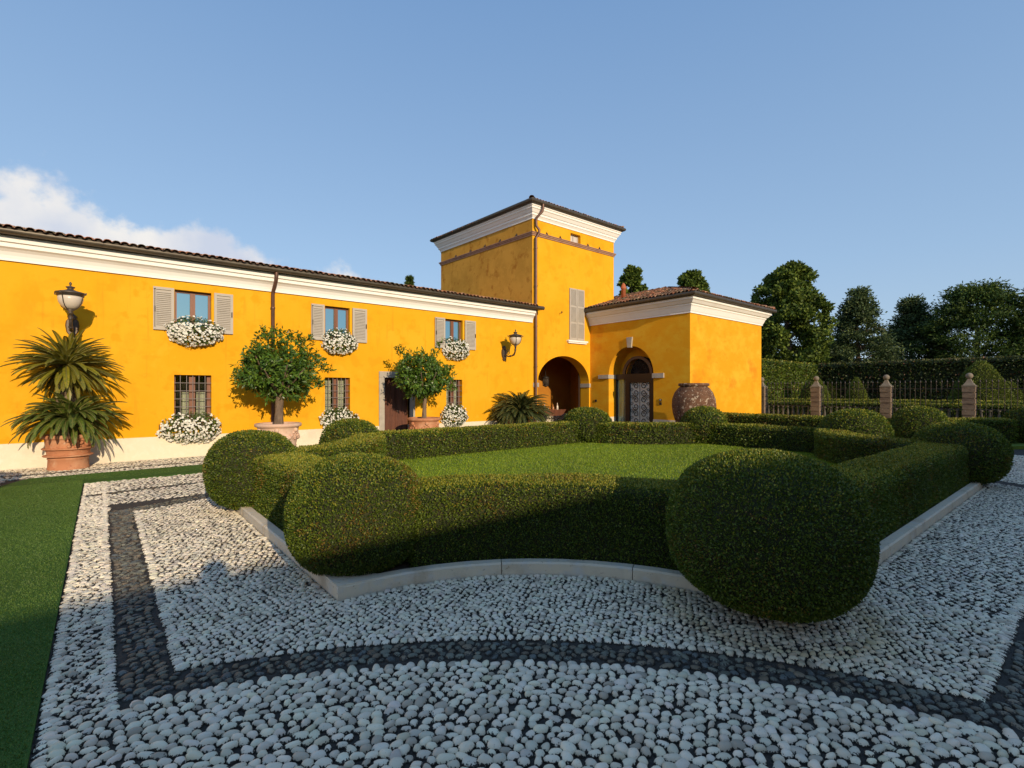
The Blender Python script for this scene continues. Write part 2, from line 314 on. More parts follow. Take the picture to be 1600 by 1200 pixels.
def leafsize(x, y): # finer leaves near where people walk, coarser far away
    D = max(3.0, x * fw[0] + y * fw[1]); return min(.15, .0175 * max(1, (D / 4.4) ** .85))

# ================================================================ GROUND
CX0, CX1, CY0, CY1, RC = 1.42, 14.0, 1.40, 10.6, 2.45     # parterre bed and its cut corners
def arc(c, r, a0, a1, n=14): return [(c[0] + r * math.cos(a0 + (a1 - a0) * i / n), c[1] + r * math.sin(a0 + (a1 - a0) * i / n)) for i in range(n + 1)]
PI = math.pi
g = MB(); g.quad((-400, -400, -.03), (600, -400, -.03), (600, 600, -.03), (-400, 600, -.03)); tag(g.build('ground', M['field']), 'green meadow ground around the villa', None, None, 'structure')
g = MB()
nx, ny = 60, 56
g.quad((-14, -10, 0), (22.8, -10, 0), (22.8, 9.6, 0), (-14, 9.6, 0)); g.quad((-14, 9.6, 0), (16.58, 9.6, 0), (16.58, 14.7, 0), (-14, 14.7, 0)); g.quad((13.3, 14.7, 0), (18.2, 14.7, 0), (18.2, 17.3, 0), (13.3, 17.3, 0))
tag(g.build('courtyard_pavement', M['mortar']), 'dark mortar bed of the pebble courtyard', None, None, 'structure')
# pebbles --------------------------------------------------------
BX = (7.71, 6.0)
def fold_xy(x, y):  # mirror to the near-left quarter of the bed
    return (x if x < BX[0] else 2 * BX[0] - x), (y if y < BX[1] else 2 * BX[1] - y)
def in_bed(x, y, e=0):
    if not (CX0 - e < x < CX1 + e and CY0 - e < y < CY1 + e): return False
    u, v = fold_xy(x, y); return math.hypot(u - CX0, v - CY0) > RC - e
def strip_sd(x, y):
    """signed: <0 inside dark band. bands: frame around the bed with cut corners"""
    u, v = fold_xy(x, y); d = math.hypot(u + 1.33, v + 1.53)
    best = 9
    if u > .05 and v > .12:
        inside_side = (.08 < u < .32 and v > 3.3); inside_bot = (.15 < v < .40 and u > 3.3)
        a = max(d - 5.29, 5.05 - d); best = min(best, a if (.06 < u < 3.75 and .14 < v < 3.6) else 9)
    if v > 3.35: best = min(best, abs(u - .20) - .12)
    if u > 3.5: best = min(best, abs(v - .275) - .125)
    return best
def band2(x, y):  # second bands nearer the house
    b = 9
    if -.25 < x < 14: b = min(b, abs(y - (10.15 + .9 * math.sin(max(0, min(1, (x + .25) / 8)) * 1.6))) - .07)
    if x > -3: b = min(b, abs(y - 13.45) - .06)
    return b
def carpet(x, y, e=0): return (x < -.245 + e and x > -1.35 - e - max(0, 0) and y < 12.86 + e) or (-1.2 - e < x < 20 and 11.62 - e < y < 12.86 + e)
def visible(x, y, m=40):
    D = x * fw[0] + y * fw[1]
    if D < 1.6: return False
    px = 800 + F * (x * rt[0] + y * rt[1]) / D; py = HY + H0 * F / D
    return -m < px < 1600 + m and py < 1200 + 2 * m and D < 24
def pebbles():
    st = [[], []]  # rows: x,y,a,b,h,ang ; white, dark
    def put(k, x, y, a, b, h, ang): st[k].append((x, y, a, b, h, ang))
    def grid(x0, x1, y0, y1, dx, dy, jit, test, ang0, sa, a, b, k, hh):
        from mathutils.kdtree import KDTree
        ca, sn = math.cos(ang0), math.sin(ang0); cx, cy = (x0 + x1) / 2, (y0 + y1) / 2; Rr = math.hypot(x1 - x0, y1 - y0) / 2
        jj, ii = np.meshgrid(np.arange(int(2 * Rr / dy)), np.arange(int(2 * Rr / dx)), indexing='ij'); jj = jj.ravel(); ii = ii.ravel()
        Q = np.stack([-Rr / dx + ii + .5 * (jj % 2), -Rr / dy + jj], -1) + rng.uniform(-.38, .38, (len(ii), 2))
        X = cx + Q[:, 0] * dx * ca - Q[:, 1] * dy * sn; Y = cy + Q[:, 0] * dx * sn + Q[:, 1] * dy * ca
        m = 2 * dx; keep = np.array([x0 - m < x < x1 + m and y0 - m < y < y1 + m and visible(x, y, 80) and (test(x, y) or test(x + m, y) or test(x - m, y) or test(x, y + m) or test(x, y - m)) for x, y in zip(X, Y)]); Q = Q[keep]
        for it in range(5):
            kd = KDTree(len(Q))
            for q in range(len(Q)): kd.insert((Q[q, 0], Q[q, 1], 0), q)
            kd.balance(); D_ = np.zeros_like(Q)
            for q in range(len(Q)):
                for co, id_, dist in kd.find_range((Q[q, 0], Q[q, 1], 0), 1.02):
                    if id_ != q and dist > 1e-6: f_ = (1.02 - dist) * .42 / dist; D_[q, 0] += (Q[q, 0] - co[0]) * f_; D_[q, 1] += (Q[q, 1] - co[1]) * f_
            Q = Q + D_
        X = cx + Q[:, 0] * dx * ca - Q[:, 1] * dy * sn; Y = cy + Q[:, 0] * dx * sn + Q[:, 1] * dy * ca
        for x, y in zip(X, Y):
            if x < x0 or x > x1 or y < y0 or y > y1 or not visible(x, y) or not test(x, y): continue
            s = min(1.32, max(.66, random.gauss(1.0, .15))); r_ = random.uniform(.80, 1.20)
            put(k, x, y, dx * .485 * s * r_, dy * .51 * s / r_, hh * random.uniform(.75, 1.2), ang0 + random.gauss(0, sa * .7))
    def white_ok(x, y): return not in_bed(x, y, .06) and strip_sd(x, y) > .05 and band2(x, y) > .02 and not carpet(x, y, .03) and y < 14.6 and not (17.5 < x < 27 and y > 2.2 and x + y > 21.4 + 0) and x < 21.5
    # front apron, large stones outside the dark frame
    def outside(x, y):
        u, v = fold_xy(x, y); return math.hypot(u + 1.33, v + 1.53) < 5.17 or u < .2 or v < .27
    grid(-2.2, 9, -.6, 4.2, .066, .0475, .26, lambda x, y: white_ok(x, y) and outside(x, y) and x + y < 99 and not (x < .08 and y > 3.2), R(-28), .42, .036, .0255, 0, .027)
    grid(-.3, .08, 3.2, 11.7, .060, .042, .16, white_ok, R(4), .18, .036, .0245, 0, .022)
    grid(.32, 14, .4, 4.9, .053, .0405, .27, lambda x, y: white_ok(x, y) and not outside(x, y) and x < 5, R(-24), .5, .0285, .0220, 0, .024)
    grid(.32, 1.42, 4.9, 9.2, .058, .044, .24, lambda x, y: white_ok(x, y) and not outside(x, y), R(10), .35, .034, .0245, 0, .02)
    grid(5, 22.5, -3, 1.4, .062, .048, .26, lambda x, y: white_ok(x, y) and not (x < 9 and outside(x, y)), R(-15), .4, .037, .027, 0, .02)
    grid(14, 18, 1.4, 6, .08, .06, .25, white_ok, R(-15), .4, .04, .03, 0, .02)
    grid(-4, 5, 9.2, 14.6, .085, .062, .25, lambda x, y: white_ok(x, y) and not (x < .08 and -.3 < x and y < 11.7), R(8), .3, .043, .030, 0, .02)
    grid(-3.4, -1.35, 3, 12, .085, .062, .25, white_ok, R(8), .3, .043, .030, 0, .02)
    # edge rows
    def row(pts, k, sp, a, b, h, perp=True, jit=.1):
        acc = 0
        for p, q in zip(pts[:-1], pts[1:]):
            L_ = math.dist(p, q); an = math.atan2(q[1] - p[1], q[0] - p[0])
            while acc < L_:
                t = acc / L_; x = p[0] + (q[0] - p[0]) * t; y = p[1] + (q[1] - p[1]) * t
                if visible(x, y): put(k, x, y, a * random.uniform(.85, 1.15), b * random.uniform(.88, 1.12), h * random.uniform(.8, 1.2), an + (PI / 2 if perp else 0) + random.gauss(0, jit))
                acc += sp * random.uniform(.9, 1.1)
            acc -= L_
    C2 = (-1.33, -1.53)
    a_out0 = math.atan2(3.42 - C2[1], .35 - C2[0]); a_out1 = math.atan2(.48 - C2[1], 3.6 - C2[0])
    row(arc(C2, 5.325, a_out0, a_out1), 0, .058, .031, .027, .024)
    a_in0 = math.atan2(3.2 - C2[1], .12 - C2[0]); a_in1 = math.atan2(.1 - C2[1], 3.35 - C2[0])
    row(arc(C2, 5.01, a_in0, a_in1), 0, .066, .036, .030, .027)
    row([(.36, 3.5), (.36, 8.5)], 0, .043, .038, .021, .02); row([(.035, 3.2), (.035, 11.5)], 0, .043, .038, .021, .02)
    row([(-.21, 2.5), (-.21, 11.6)], 0, .048, .033, .023, .02)
    row([(3.6, .445), (12, .445)], 0, .048, .038, .023, .02); row([(3.4, .105), (12, .105)], 0, .05, .038, .024, .02)
    row([(CX0 - .035, CY0 + RC), (CX0 - .035, CY1 - RC)], 0, .055, .032, .027, .022); row(arc((CX0, CY0), RC - .04, PI / 2, 0), 0, .055, .033, .028, .024); row([(CX0 + RC, CY0 - .035), (CX1 - RC, CY0 - .035)], 0, .055, .032, .027, .022)
    # dark bands
    grid(-.2, 4.2, -.2, 4.6, .062, .050, .2, lambda x, y: strip_sd(x, y) < -.02, R(-28), .9, .040, .031, 1, .018)
    grid(.0, .5, 4.6, 9, .068, .044, .15, lambda x, y: strip_sd(x, y) < -.015, R(3), .2, .036, .019, 1, .018)
    grid(4.2, 13, 0, .6, .062, .048, .2, lambda x, y: strip_sd(x, y) < -.015, R(3), .5, .034, .025, 1, .018)
    grid(.2, 3, 8, 10.4, .07, .05, .2, lambda x, y: strip_sd(x, y) < 0, R(3), .5, .04, .027, 1, .018)
    grid(-3, 5, 9.6, 14, .08, .05, .2, lambda x, y: band2(x, y) < 0 and not carpet(x, y) and not in_bed(x, y), R(3), .5, .045, .027, 1, .018)
    for k, nm in ((0, 'white_pebbles'), (1, 'dark_pebbles')):
        A = np.array(st[k]); D = A[:, 0] * fw[0] + A[:, 1] * fw[1]
        Vs = []; Fs = []; Cs = []; base = 0
        for near in (True, False):
            B = A[(D < 7) == near]
            if not len(B): continue
            ns, rings = (12, [(1, 0), (.97, .42), (.74, .82), (.36, .98)]) if near else (7, [(1, 0), (.72, .85)])
            t = np.arange(ns) * 2 * np.pi / ns; n = len(B)
            ca, sa = np.cos(B[:, 5]), np.sin(B[:, 5]); ph = rng.random((n, 1)) * 6.28; amp = .10 if near else .05
            L = 1 + amp * np.sin(2 * t + ph) + amp * .7 * np.sin(3 * t + ph * 2.3)
            loc = []
            lean = rng.normal(size=(n, 2)) * .14
            for (rr, zz) in rings:
                ex = np.sign(np.cos(t)) * np.abs(np.cos(t)) ** .85; ey = np.sign(np.sin(t)) * np.abs(np.sin(t)) ** .85
                x = B[:, 2:3] * rr * ex * L; y = B[:, 3:4] * rr * ey * L
                X = B[:, 0:1] + x * ca[:, None] - y * sa[:, None]; Y = B[:, 1:2] + x * sa[:, None] + y * ca[:, None]
                Z = B[:, 4:5] * zz + (x * lean[:, :1] + y * lean[:, 1:]) * (zz > 0) + 0 * X - .001
                loc.append(np.stack([X, Y, Z], -1))
            top = np.stack([B[:, 0], B[:, 1], B[:, 4]], -1)[:, None, :]
            V = np.concatenate(loc + [top], 1); m = V.shape[1]
            fc = []
            for r_ in range(len(rings) - 1):
                for i in range(ns): fc.append((r_ * ns + i, r_ * ns + (i + 1) % ns, (r_ + 1) * ns + (i + 1) % ns, (r_ + 1) * ns + i))
            # top fan as quads
            q = (len(rings) - 1) * ns; tip = m - 1
            if ns % 2: 
                tf = [(q + i, q + (i + 1) % ns, tip, tip) for i in range(0)]
            fan = [(q + i, q + (i + 1) % ns, tip) for i in range(ns)]
            f4 = np.array(fc)[None] + (np.arange(n) * m)[:, None, None] + base; f3 = np.array(fan)[None] + (np.arange(n) * m)[:, None, None] + base
            Vs.append(V.reshape(-1, 3)); Fs.append((f4.reshape(-1, 4), f3.reshape(-1, 3)))
            if k == 0:
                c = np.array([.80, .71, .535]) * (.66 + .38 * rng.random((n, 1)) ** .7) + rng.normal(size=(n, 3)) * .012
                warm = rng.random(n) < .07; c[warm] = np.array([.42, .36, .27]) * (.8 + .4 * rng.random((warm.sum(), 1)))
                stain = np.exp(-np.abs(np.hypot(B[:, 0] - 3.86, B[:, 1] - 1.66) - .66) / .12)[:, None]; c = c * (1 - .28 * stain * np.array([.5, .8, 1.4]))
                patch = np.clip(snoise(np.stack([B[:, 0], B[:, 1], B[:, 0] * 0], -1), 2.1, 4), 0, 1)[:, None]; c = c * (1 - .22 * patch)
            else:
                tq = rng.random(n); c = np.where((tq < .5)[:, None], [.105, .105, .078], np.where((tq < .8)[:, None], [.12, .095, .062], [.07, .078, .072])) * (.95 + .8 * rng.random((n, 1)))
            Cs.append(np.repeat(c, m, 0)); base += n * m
        V = np.concatenate(Vs); Cc = np.concatenate(Cs)
        me = bpy.data.meshes.new(nm); f4 = np.concatenate([f[0] for f in Fs]); f3 = np.concatenate([f[1] for f in Fs])
        li = np.concatenate([f4.ravel(), f3.ravel()]).astype(np.int32); tot = np.concatenate([np.full(len(f4), 4), np.full(len(f3), 3)]).astype(np.int32); ls = np.concatenate([[0], np.cumsum(tot)[:-1]]).astype(np.int32)
        me.vertices.add(len(V)); me.vertices.foreach_set('co', V.astype(np.float32).ravel()); me.loops.add(len(li)); me.loops.foreach_set('vertex_index', li)
        me.polygons.add(len(tot)); me.polygons.foreach_set('loop_start', ls); me.polygons.foreach_set('loop_total', tot); me.polygons.foreach_set('use_smooth', np.ones(len(tot), bool)); me.update(calc_edges=True)
        a = me.color_attributes.new('Col', 'FLOAT_COLOR', 'POINT'); c4 = np.ones((len(V), 4), np.float32); c4[:, :3] = Cc; a.data.foreach_set('color', c4.ravel())
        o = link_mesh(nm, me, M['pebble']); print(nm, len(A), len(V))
        tag(o, ['white river pebbles set in dark mortar across the courtyard', 'dark slate pebbles laid as curved bands in the white paving'][k], 'pebbles', None, 'stuff')
pebbles()
# turf carpet (L-shape) ------------------------------------------
g = MB(); g.box(-1.40, -.25, -3, 11.62, .002, .022); g.box(-1.40, -.25, 11.623, 11.95, .002, .022)
g.prism([(-.25, 11.95), (-.25, 11.62), (20, 11.62), (20, 12.86), (-1.05, 12.86), (-1.40, 11.95)], .0025, .0225)
runner = tag(g.build('turf_runner', M['turf']), 'bright green artificial turf runner laid over the pebbles from the foreground to the house', 'carpet')
def pile():
    n = 150000; y = rng.uniform(2.2, 12.85, n); x = rng.uniform(-1.38, -.26, n); far = y > 11.95; x[far] = rng.uniform(-1.0, 3.2, far.sum())
    P = np.stack([x, y, np.full(n, .021)], -1); A = unit(rng.normal(size=(n, 3)) * .6 + [0, .25, 1]); pt = snoise(P, 2.0, 8)[:, None]
    c = np.where(rng.random((n, 1)) < .5, [.085, .155, .022], [.10, .17, .028]) * (.7 + .6 * rng.random((n, 1))) * (1 + .18 * pt)
    leaves('turf_pile', P, A, rng.normal(size=(n, 3)), rng.uniform(.007, .013, n), .006, c, M['leaf'], runner, org=tuple(runner.location))
pile()
# kerb -----------------------------------------------------------
def kerb(name, label, pieces):
    t = thing(name, (pieces[0][0][0], pieces[0][0][1], 0), label, 'kerb', 'stone kerbs round the flower bed'); return t
loop = [(CX0, CY0 + RC), (CX0, CY1 - RC)] + arc((CX0, CY1), RC, -PI / 2, 0)[0:] + [(CX1 - RC, CY1)] + arc((CX1, CY1), RC, PI, 1.5 * PI) + [(CX1, CY0 + RC)] + arc((CX1, CY0), RC, PI / 2, PI) + [(CX0 + RC, CY0)] + arc((CX0, CY0), RC, 0, PI / 2)
seg = []; clean = [loop[0]]
for p in loop[1:]:
    if math.dist(p, clean[-1]) > .01: clean.append(p)
g = MB(); KP = [(0, 0), (0, .105), (-.015, .12), (-.10, .12), (-.115, .105), (-.115, 0)]
KP = [(-o - .115 if False else o, z) for o, z in KP]
cur = [clean[0]]; acc = 0; lim = 1.15
for p, q in zip(clean[:-1], clean[1:]):
    while True:
        L_ = math.dist(p, q)
        if acc + L_ < lim: acc += L_; cur.append(q); break
        t_ = (lim - acc) / L_; e = (p[0] + (q[0] - p[0]) * t_, p[1] + (q[1] - p[1]) * t_); t2 = max(0, (lim - acc - .007)) / L_; e0 = (p[0] + (q[0] - p[0]) * t2, p[1] + (q[1] - p[1]) * t2)
        if math.dist(cur[-1], e0) > .002: cur.append(e0)
        if len(cur) > 1: g.sweep(cur, [(-o, z) for o, z in KP][::-1])
        cur = [e]; acc = 0; p = e
        if math.dist(p, q) < .01: break
if len(cur) > 1: g.sweep(cur, [(-o, z) for o, z in KP][::-1])
g.prism([(1.427, 3.857), (1.80, 3.828), (1.72, 4.1), (1.424, 4.2)], 0, .1225)
tag(g.build('kerb', M['marble']), 'pale travertine kerb blocks edging the box parterre', None, None, 'structure')
# lawn and soil of the bed ---------------------------------------
inner = []
def bedpoly(e):
    r = RC + e; a0 = 0
    P = [(CX0 + e, CY0 + r), (CX0 + e, CY1 - r)] + arc((CX0, CY1), r, -PI / 2, 0)[1:-1] + [(CX0 + r, CY1 - e), (CX1 - r, CY1 - e)] + arc((CX1, CY1), r, PI, 1.5 * PI)[1:-1] + [(CX1 - e, CY1 - r), (CX1 - e, CY0 + r)] + arc((CX1, CY0), r, PI / 2, PI)[1:-1] + [(CX1 - r, CY0 + e), (CX0 + r, CY0 + e)] + arc((CX0, CY0), r, 0, PI / 2)[1:-1]
    return P
g = MB(); g.poly([(x, y, .10) for x, y in bedpoly(.03)]); tag(g.build('bed_soil', M['soil']), 'dark soil under the box hedges', None, None, 'structure')
g = MB(); g.prism(bedpoly(.72), .09, .14); tag(g.build('lawn', M['lawn']), 'clipped green lawn inside the parterre', None, None, 'structure')
def grass():
    n = 170000; x = rng.uniform(CX0 + .7, CX1 - .7, n); y = rng.uniform(CY0 + .7, CY1 - .7, n)
    u = np.where(x < BX[0], x, 2 * BX[0] - x); v = np.where(y < BX[1], y, 2 * BX[1] - y); k = np.hypot(u - CX0, v - CY0) > RC + .7
    x, y = x[k], y[k]; n = len(x); P = np.stack([x, y, np.full(n, .138)], -1)
    A = unit(rng.normal(size=(n, 3)) * .55 + [0, 0, 1]); Nn = rng.normal(size=(n, 3))
    pt = snoise(P, 1.3, 5)[:, None]; c = np.where(rng.random((n, 1)) < .6, [.16, .25, .010], [.24, .30, .014]) * (.7 + .6 * rng.random((n, 1))) * (1 + .15 * pt)
    o = leaves('grass', P, A, Nn, rng.uniform(.02, .042, n), .011, c, M['leaf']); tag(o, 'short green grass blades of the parterre lawn', 'grass', None, 'stuff')
grass()

# ================================================================ BOX TOPIARY
def boxball(x, y, r, h, label, seed, z0=.03, tips=.12, rust=.12, p=2.35, sunlit_top=.22, dens=1.25):
    t = thing('box_ball', (x, y, 0), label, 'topiary', 'clipped box balls of the parterres')
    shell_foliage(t, rev_rows(x, y, ball_prof(r, h, z0, p=p)), leafsize(x, y), seed, tips=tips, rust=rust, sunlit_top=sunlit_top, dens=dens); return t
def hedge(path, hw, z1, label, seed, z0=.1, tips=.2, rust=.1, name='box_hedge', sunlit_top=.45, group='clipped box hedges of the parterres'):
    t = thing(name, (path[0][0], path[0][1], 0), label, 'hedge', group); mx = min(path, key=lambda p: p[0] * fw[0] + p[1] * fw[1])
    rows = path_rows(path, hw, z0, z1)
    shell_foliage(t, rows, leafsize(*path[len(path) // 2]) if len(path) > 3 else leafsize((path[0][0] + path[-1][0]) / 2, (path[0][1] + path[-1][1]) / 2), seed, tips=tips, rust=rust, sunlit_top=sunlit_top); return t
boxball(1.80, 4.38, .615, 1.05, 'rusty tipped box ball at the front left kerb corner, its foot in shadow', 11, rust=.2)
boxball(3.86, 1.68, .70, 1.20, 'largest dark box ball in the foreground, right of the curved front hedge', 12, tips=.1, rust=.1)
boxball(1.63, 7.62, .575, 1.10, 'box ball on the left side of the bed, before the pale terracotta pot', 13, rust=.2)
boxball(4.05, 10.2, .61, 1.04, 'sunlit box ball in front of the walnut door stone frame', 14)
boxball(11.25, 10.05, .73, 1.13, 'box ball below the wide tower archway', 15)
boxball(13.6, 7.62, .64, 1.16, 'box ball standing before the giant terracotta jar', 16)
boxball(13.6, 3.85, .73, 1.21, 'dome topped box ball right of centre, left of the railing pier', 17, rust=.1)
boxball(11.6, 1.72, .66, 1.09, 'box ball at the far end of the long right kerb', 18, tips=.1)
boxball(18.1, 3.52, .66, 1.21, 'box ball of the farther bed in front of the stone railing piers', 19)
boxball(21.6, 1.50, .68, 1.20, 'box ball at the right edge of the photo', 20)
boxball(-2.15, 10.6, .62, 1.15, 'unseen box ball added past the left edge to cast shade near the cycad pot', 22)  # out of view, added only to shade the ground by the left pot
hw = .33
hedge([(1.42 + .12 + hw, 5.05), (1.42 + .12 + hw, 7.25)], hw, .80, 'short box hedge on the left between two box balls', 31, rust=.18)
rr = RC + .12 + hw
hedge(arc((CX0, CY0), rr, R(75), R(11), 22), hw, .78, 'curved box hedge in the foreground behind the concave kerb', 32, rust=.16)
hedge(arc((CX0, CY1), rr, R(-80), R(-8), 16), hw, .76, 'curved box hedge at the back left of the lawn', 33)
hedge([(4.5, CY1 - .12 - hw), (10.75, CY1 - .12 - hw)], hw, .73, 'long straight box hedge behind the lawn, below door and windows', 34)
hedge(arc((CX1, CY1), rr, R(173), R(262), 16), hw, .71, 'curved box hedge at the back, below the arched glass door', 35, rust=.3)
hedge([(CX1 - .12 - hw, 7.2), (CX1 - .12 - hw, 4.4)], hw, .71, 'dark box hedge at the right end of the lawn', 36)
hedge(arc((CX1, CY0), rr, R(98), R(172), 16), hw, .74, 'dark curved box hedge at the far right corner of the lawn', 37, rust=.2)
hedge([(11.1, CY0 + .12 + hw), (4.4, CY0 + .12 + hw)], hw, .74, 'long box hedge along the right kerb', 38, tips=.14)
G2 = 'clipped box hedges of the parterres'
hedge([(18.3, 11.2), (18.3, 4.0)], .35, .78, 'box hedge of the farther bed running from the jar to the piers', 39)
hedge([(18.8, 3.3), (19.6, 3.1), (20.4, 2.6), (21.0, 2.0)], .33, .80, 'short box hedge of the farther bed at the right, between two balls', 40)
# boxed second bed soil
g = MB(); g.prism([(17.8, 3.2), (20.6, 1.2), (22.7, 1.2), (22.7, 11.3), (17.8, 11.3)], .004, .10); tag(g.build('far_bed_lawn', M['lawn']), 'green lawn of the farther parterre', None, None, 'structure')

# ================================================================ ROOF TILES
def inpoly(x, y, P):
    c = False; n = len(P)
    for i in range(n):
        x1, y1 = P[i]; x2, y2 = P[(i + 1) % n]
        if (y1 > y) != (y2 > y) and x < (x2 - x1) * (y - y1) / (y2 - y1) + x1: c = not c
    return c
def tiles(parent, O, u, v, slope, poly, name='roof', zoff=.0, mossy=.2, seed=1, label=None):
    """O eave point (x,y,z), u unit along eave, v unit horizontal up-slope, slope = rise per metre"""
    rs = random.Random(seed); vl = math.hypot(1, slope); Vs = []; Fs = []; Cs = []
    us = [((p[0] - O[0]) * u[0] + (p[1] - O[1]) * u[1]) for p in poly]; vs_ = [((p[0] - O[0]) * v[0] + (p[1] - O[1]) * v[1]) for p in poly]
    def pt(a, b, h): return (O[0] + u[0] * a + v[0] * b, O[1] + u[1] * a + v[1] * b, O[2] + b * slope + h)
    sp, ex, ln = .155, .32, .40; b0 = min(vs_)
    a = min(us)
    cols = [(.42, .17, .085), (.34, .15, .085), (.46, .25, .14), (.27, .13, .08), (.38, .22, .15), (.22, .15, .10)]
    while a < max(us):
        b = b0
        while b < max(vs_):
            q = pt(a, b + .12, 0)
            if inpoly(q[0], q[1], poly):
                jt = rs.uniform(-.012, .012); hz = rs.uniform(-.008, .008); r0, r1 = .078, .064; base = len(Vs)
                for (bb, r_, hh) in ((b + rs.uniform(-.02, .02), r0, .035), (b + ln, r1, .012)):
                    for s_ in (1, .82):
                        for k in range(6):
                            th = PI * k / 5; Vs.append(pt(a + jt + r_ * s_ * math.cos(th), bb, r_ * s_ * math.sin(th) * .68 + hh + hz))
                for k in range(5):
                    Fs.append((base + k, base + k + 1, base + 12 + k + 1, base + 12 + k)); Fs.append((base + 6 + k, base + k + 6 + 1, base + k + 1, base + k)); 
                c = rs.choice(cols); f_ = rs.uniform(.7, 1.25); m_ = rs.random() < mossy
                if m_: c = (.13, .11, .06)
                Cs += [[x * f_ for x in c]] * 24
                # trough tile
                base = len(Vs)
                for (bb) in (b + rs.uniform(-.03, .0), b + ln):
                    for k in (-1, 0, 1): Vs.append(pt(a + sp / 2 + k * .05, bb, .005 + abs(k) * .02 + (.012 if bb < b + .1 else 0)))
                Fs += [(base, base + 1, base + 4, base + 3), (base + 1, base + 2, base + 5, base + 4)]; c2 = [x * rs.uniform(.5, .9) for x in rs.choice(cols)]; Cs += [c2] * 6
            b += ex
        a += sp
    o = np_mesh(name, np.array(Vs), np.array(Fs), 4, M['tile'], parent, np.array(Cs), smooth=True)
    if label: o['label'] = label
    return o
def ridge(mb_pts, parent, r=.11):
    Vs = []; Fs = []; Cs = []
    for p, q in zip(mb_pts[:-1], mb_pts[1:]):
        p = Vector(p); q = Vector(q); n = int((q - p).length / .34); d = (q - p).normalized(); s_ = d.cross(Vector((0, 0, 1))).normalized(); up = s_.cross(d)
        for i in range(n):
            b = len(Vs)
            for (o, rr_, hh) in ((0, r, .03), (.4, r * .85, 0)):
                c = p + d * (i * .34 + o) + up * hh
                for k in range(7): th = PI * k / 6; Vs.append(tuple(c + s_ * rr_ * math.cos(th) + up * rr_ * math.sin(th) * .8))
            Fs += [(b + k, b + k + 1, b + 8 + k, b + 7 + k) for k in range(6)]; f_ = random.uniform(.7, 1.2); Cs += [[.36 * f_, .2 * f_, .12 * f_]] * 14
    return np_mesh('ridge_tiles', np.array(Vs), np.array(Fs), 4, M['tile'], parent, np.array(Cs), smooth=True)

# ================================================================ WING
YW = 14.66; WX0, WX1 = -9.0, 13.18
wing = thing('farmhouse_wing', (2, YW, 0), 'long two storey yellow farmhouse wing with white cornice and tiled roof', 'building')
UW = [(1.38, 2.16), (5.03, 5.77), (9.14, 9.86)]; LW = [(1.37, 2.16), (5.03, 5.78), (9.18, 9.84)]
DO = (6.88, 7.77, 0, 2.07)
holes = [(a, b, 3.16, 4.15) for a, b in UW] + [(a, b, .86, 2.05) for a, b in LW] + [DO]
g = MB(); wall_cells(g, [WX0, WX1], [.56, 4.9], holes, lambda u, z: (u, YW, z))
for (a, b, z0, z1) in holes:
    zz = max(z0, .56); dp = YW + .2
    g.quad((a, YW, zz), (a, dp, zz), (a, dp, z1), (a, YW, z1)); g.quad((b, YW, zz), (b, YW, z1), (b, dp, z1), (b, dp, zz)); g.quad((a, YW, z1), (a, dp, z1), (b, dp, z1), (b, YW, z1))
    if z0 > .1: g.quad((a, YW, z0), (b, YW, z0), (b, dp, z0), (a, dp, z0))
g.quad((WX0, YW, .56), (WX0, YW, 4.9), (WX0, 21.4, 4.9), (WX0, 21.4, .56)); g.quad((WX0, 21.4, 0), (WX1, 21.4, 0), (WX1, 21.4, 4.9), (WX0, 21.4, 4.9))
g.build('wall', M['plaster'], wing)
for a, b in ((WX0, 6.70), (7.95, WX1 + .0)): g = MB(); g.box(a, b, YW - .035, YW + .1, 0, .55); g.build('plinth', M['plinth'], wing)
WC = [(0.001, 4.36), (.05, 4.36), (.05, 4.41), (.065, 4.47), (.10, 4.54), (.15, 4.59), (.20, 4.62), (.20, 4.70), (.25, 4.715), (.25, 4.84), (.001, 4.84)]
g = MB(); g.sweep([(WX0, YW), (WX1 - .03, YW)], WC); g.build('cornice', M['cornice'], wing)
g = MB(); g.tube([(WX0, YW - .39, 4.91), (13.42, YW - .39, 4.91)], .075, 10); g.box(WX0, 13.4, YW - .43, YW, 4.85, 4.865)
g.build('gutter', M['gutter'], wing)
SL = .215
g = MB(); E0 = (WX0 - .2, YW - .36, 4.93); g.quad((WX0 - .2, YW - .36, 4.925), (13.2, YW - .36, 4.925), (13.2, 18.1, 4.925 + 3.8 * SL), (WX0 - .2, 18.1, 4.925 + 3.8 * SL))
g.quad((WX0 - .2, 18.1, 4.925 + 3.8 * SL), (13.2, 18.1, 4.925 + 3.8 * SL), (13.2, 21.9, 4.925), (WX0 - .2, 21.9, 4.925)); g.build('roof_boards', M['tile_under'], wing)
tiles(wing, (WX0 - .2, YW - .40, 4.945), (1, 0), (0, 1), SL, [(WX0 - .2, YW - .5), (13.12, YW - .5), (13.12, 18.1), (WX0 - .2, 18.1)], mossy=.12, seed=3)
ridge([(WX0, 18.1, 5.78), (13.1, 18.1, 5.78)], wing)
def downpipe(parent, x, y, ztop, zout, jog, name='downpipe', z0=.05, mt='pipe', r=.048):
    g = MB(); pts = [(x + jog[0], y - .36, ztop), (x + jog[0], y - .36, ztop - .14), (x + jog[0] * .8, y - .33, ztop - .26), (x, y - .12, ztop - .50), (x, y - .075, ztop - .60), (x, y - .075, z0)]
    g.tube(pts, r, 10)
    z = 3.9
    while z > .6: g.tube([(x, y - .075, z), (x, y - .075, z + .035)], r + .012, 10); z -= 1.5
    return g.build(name, M[mt], parent)
downpipe(wing, 3.60, YW, 4.88, 0, (.02, 0))
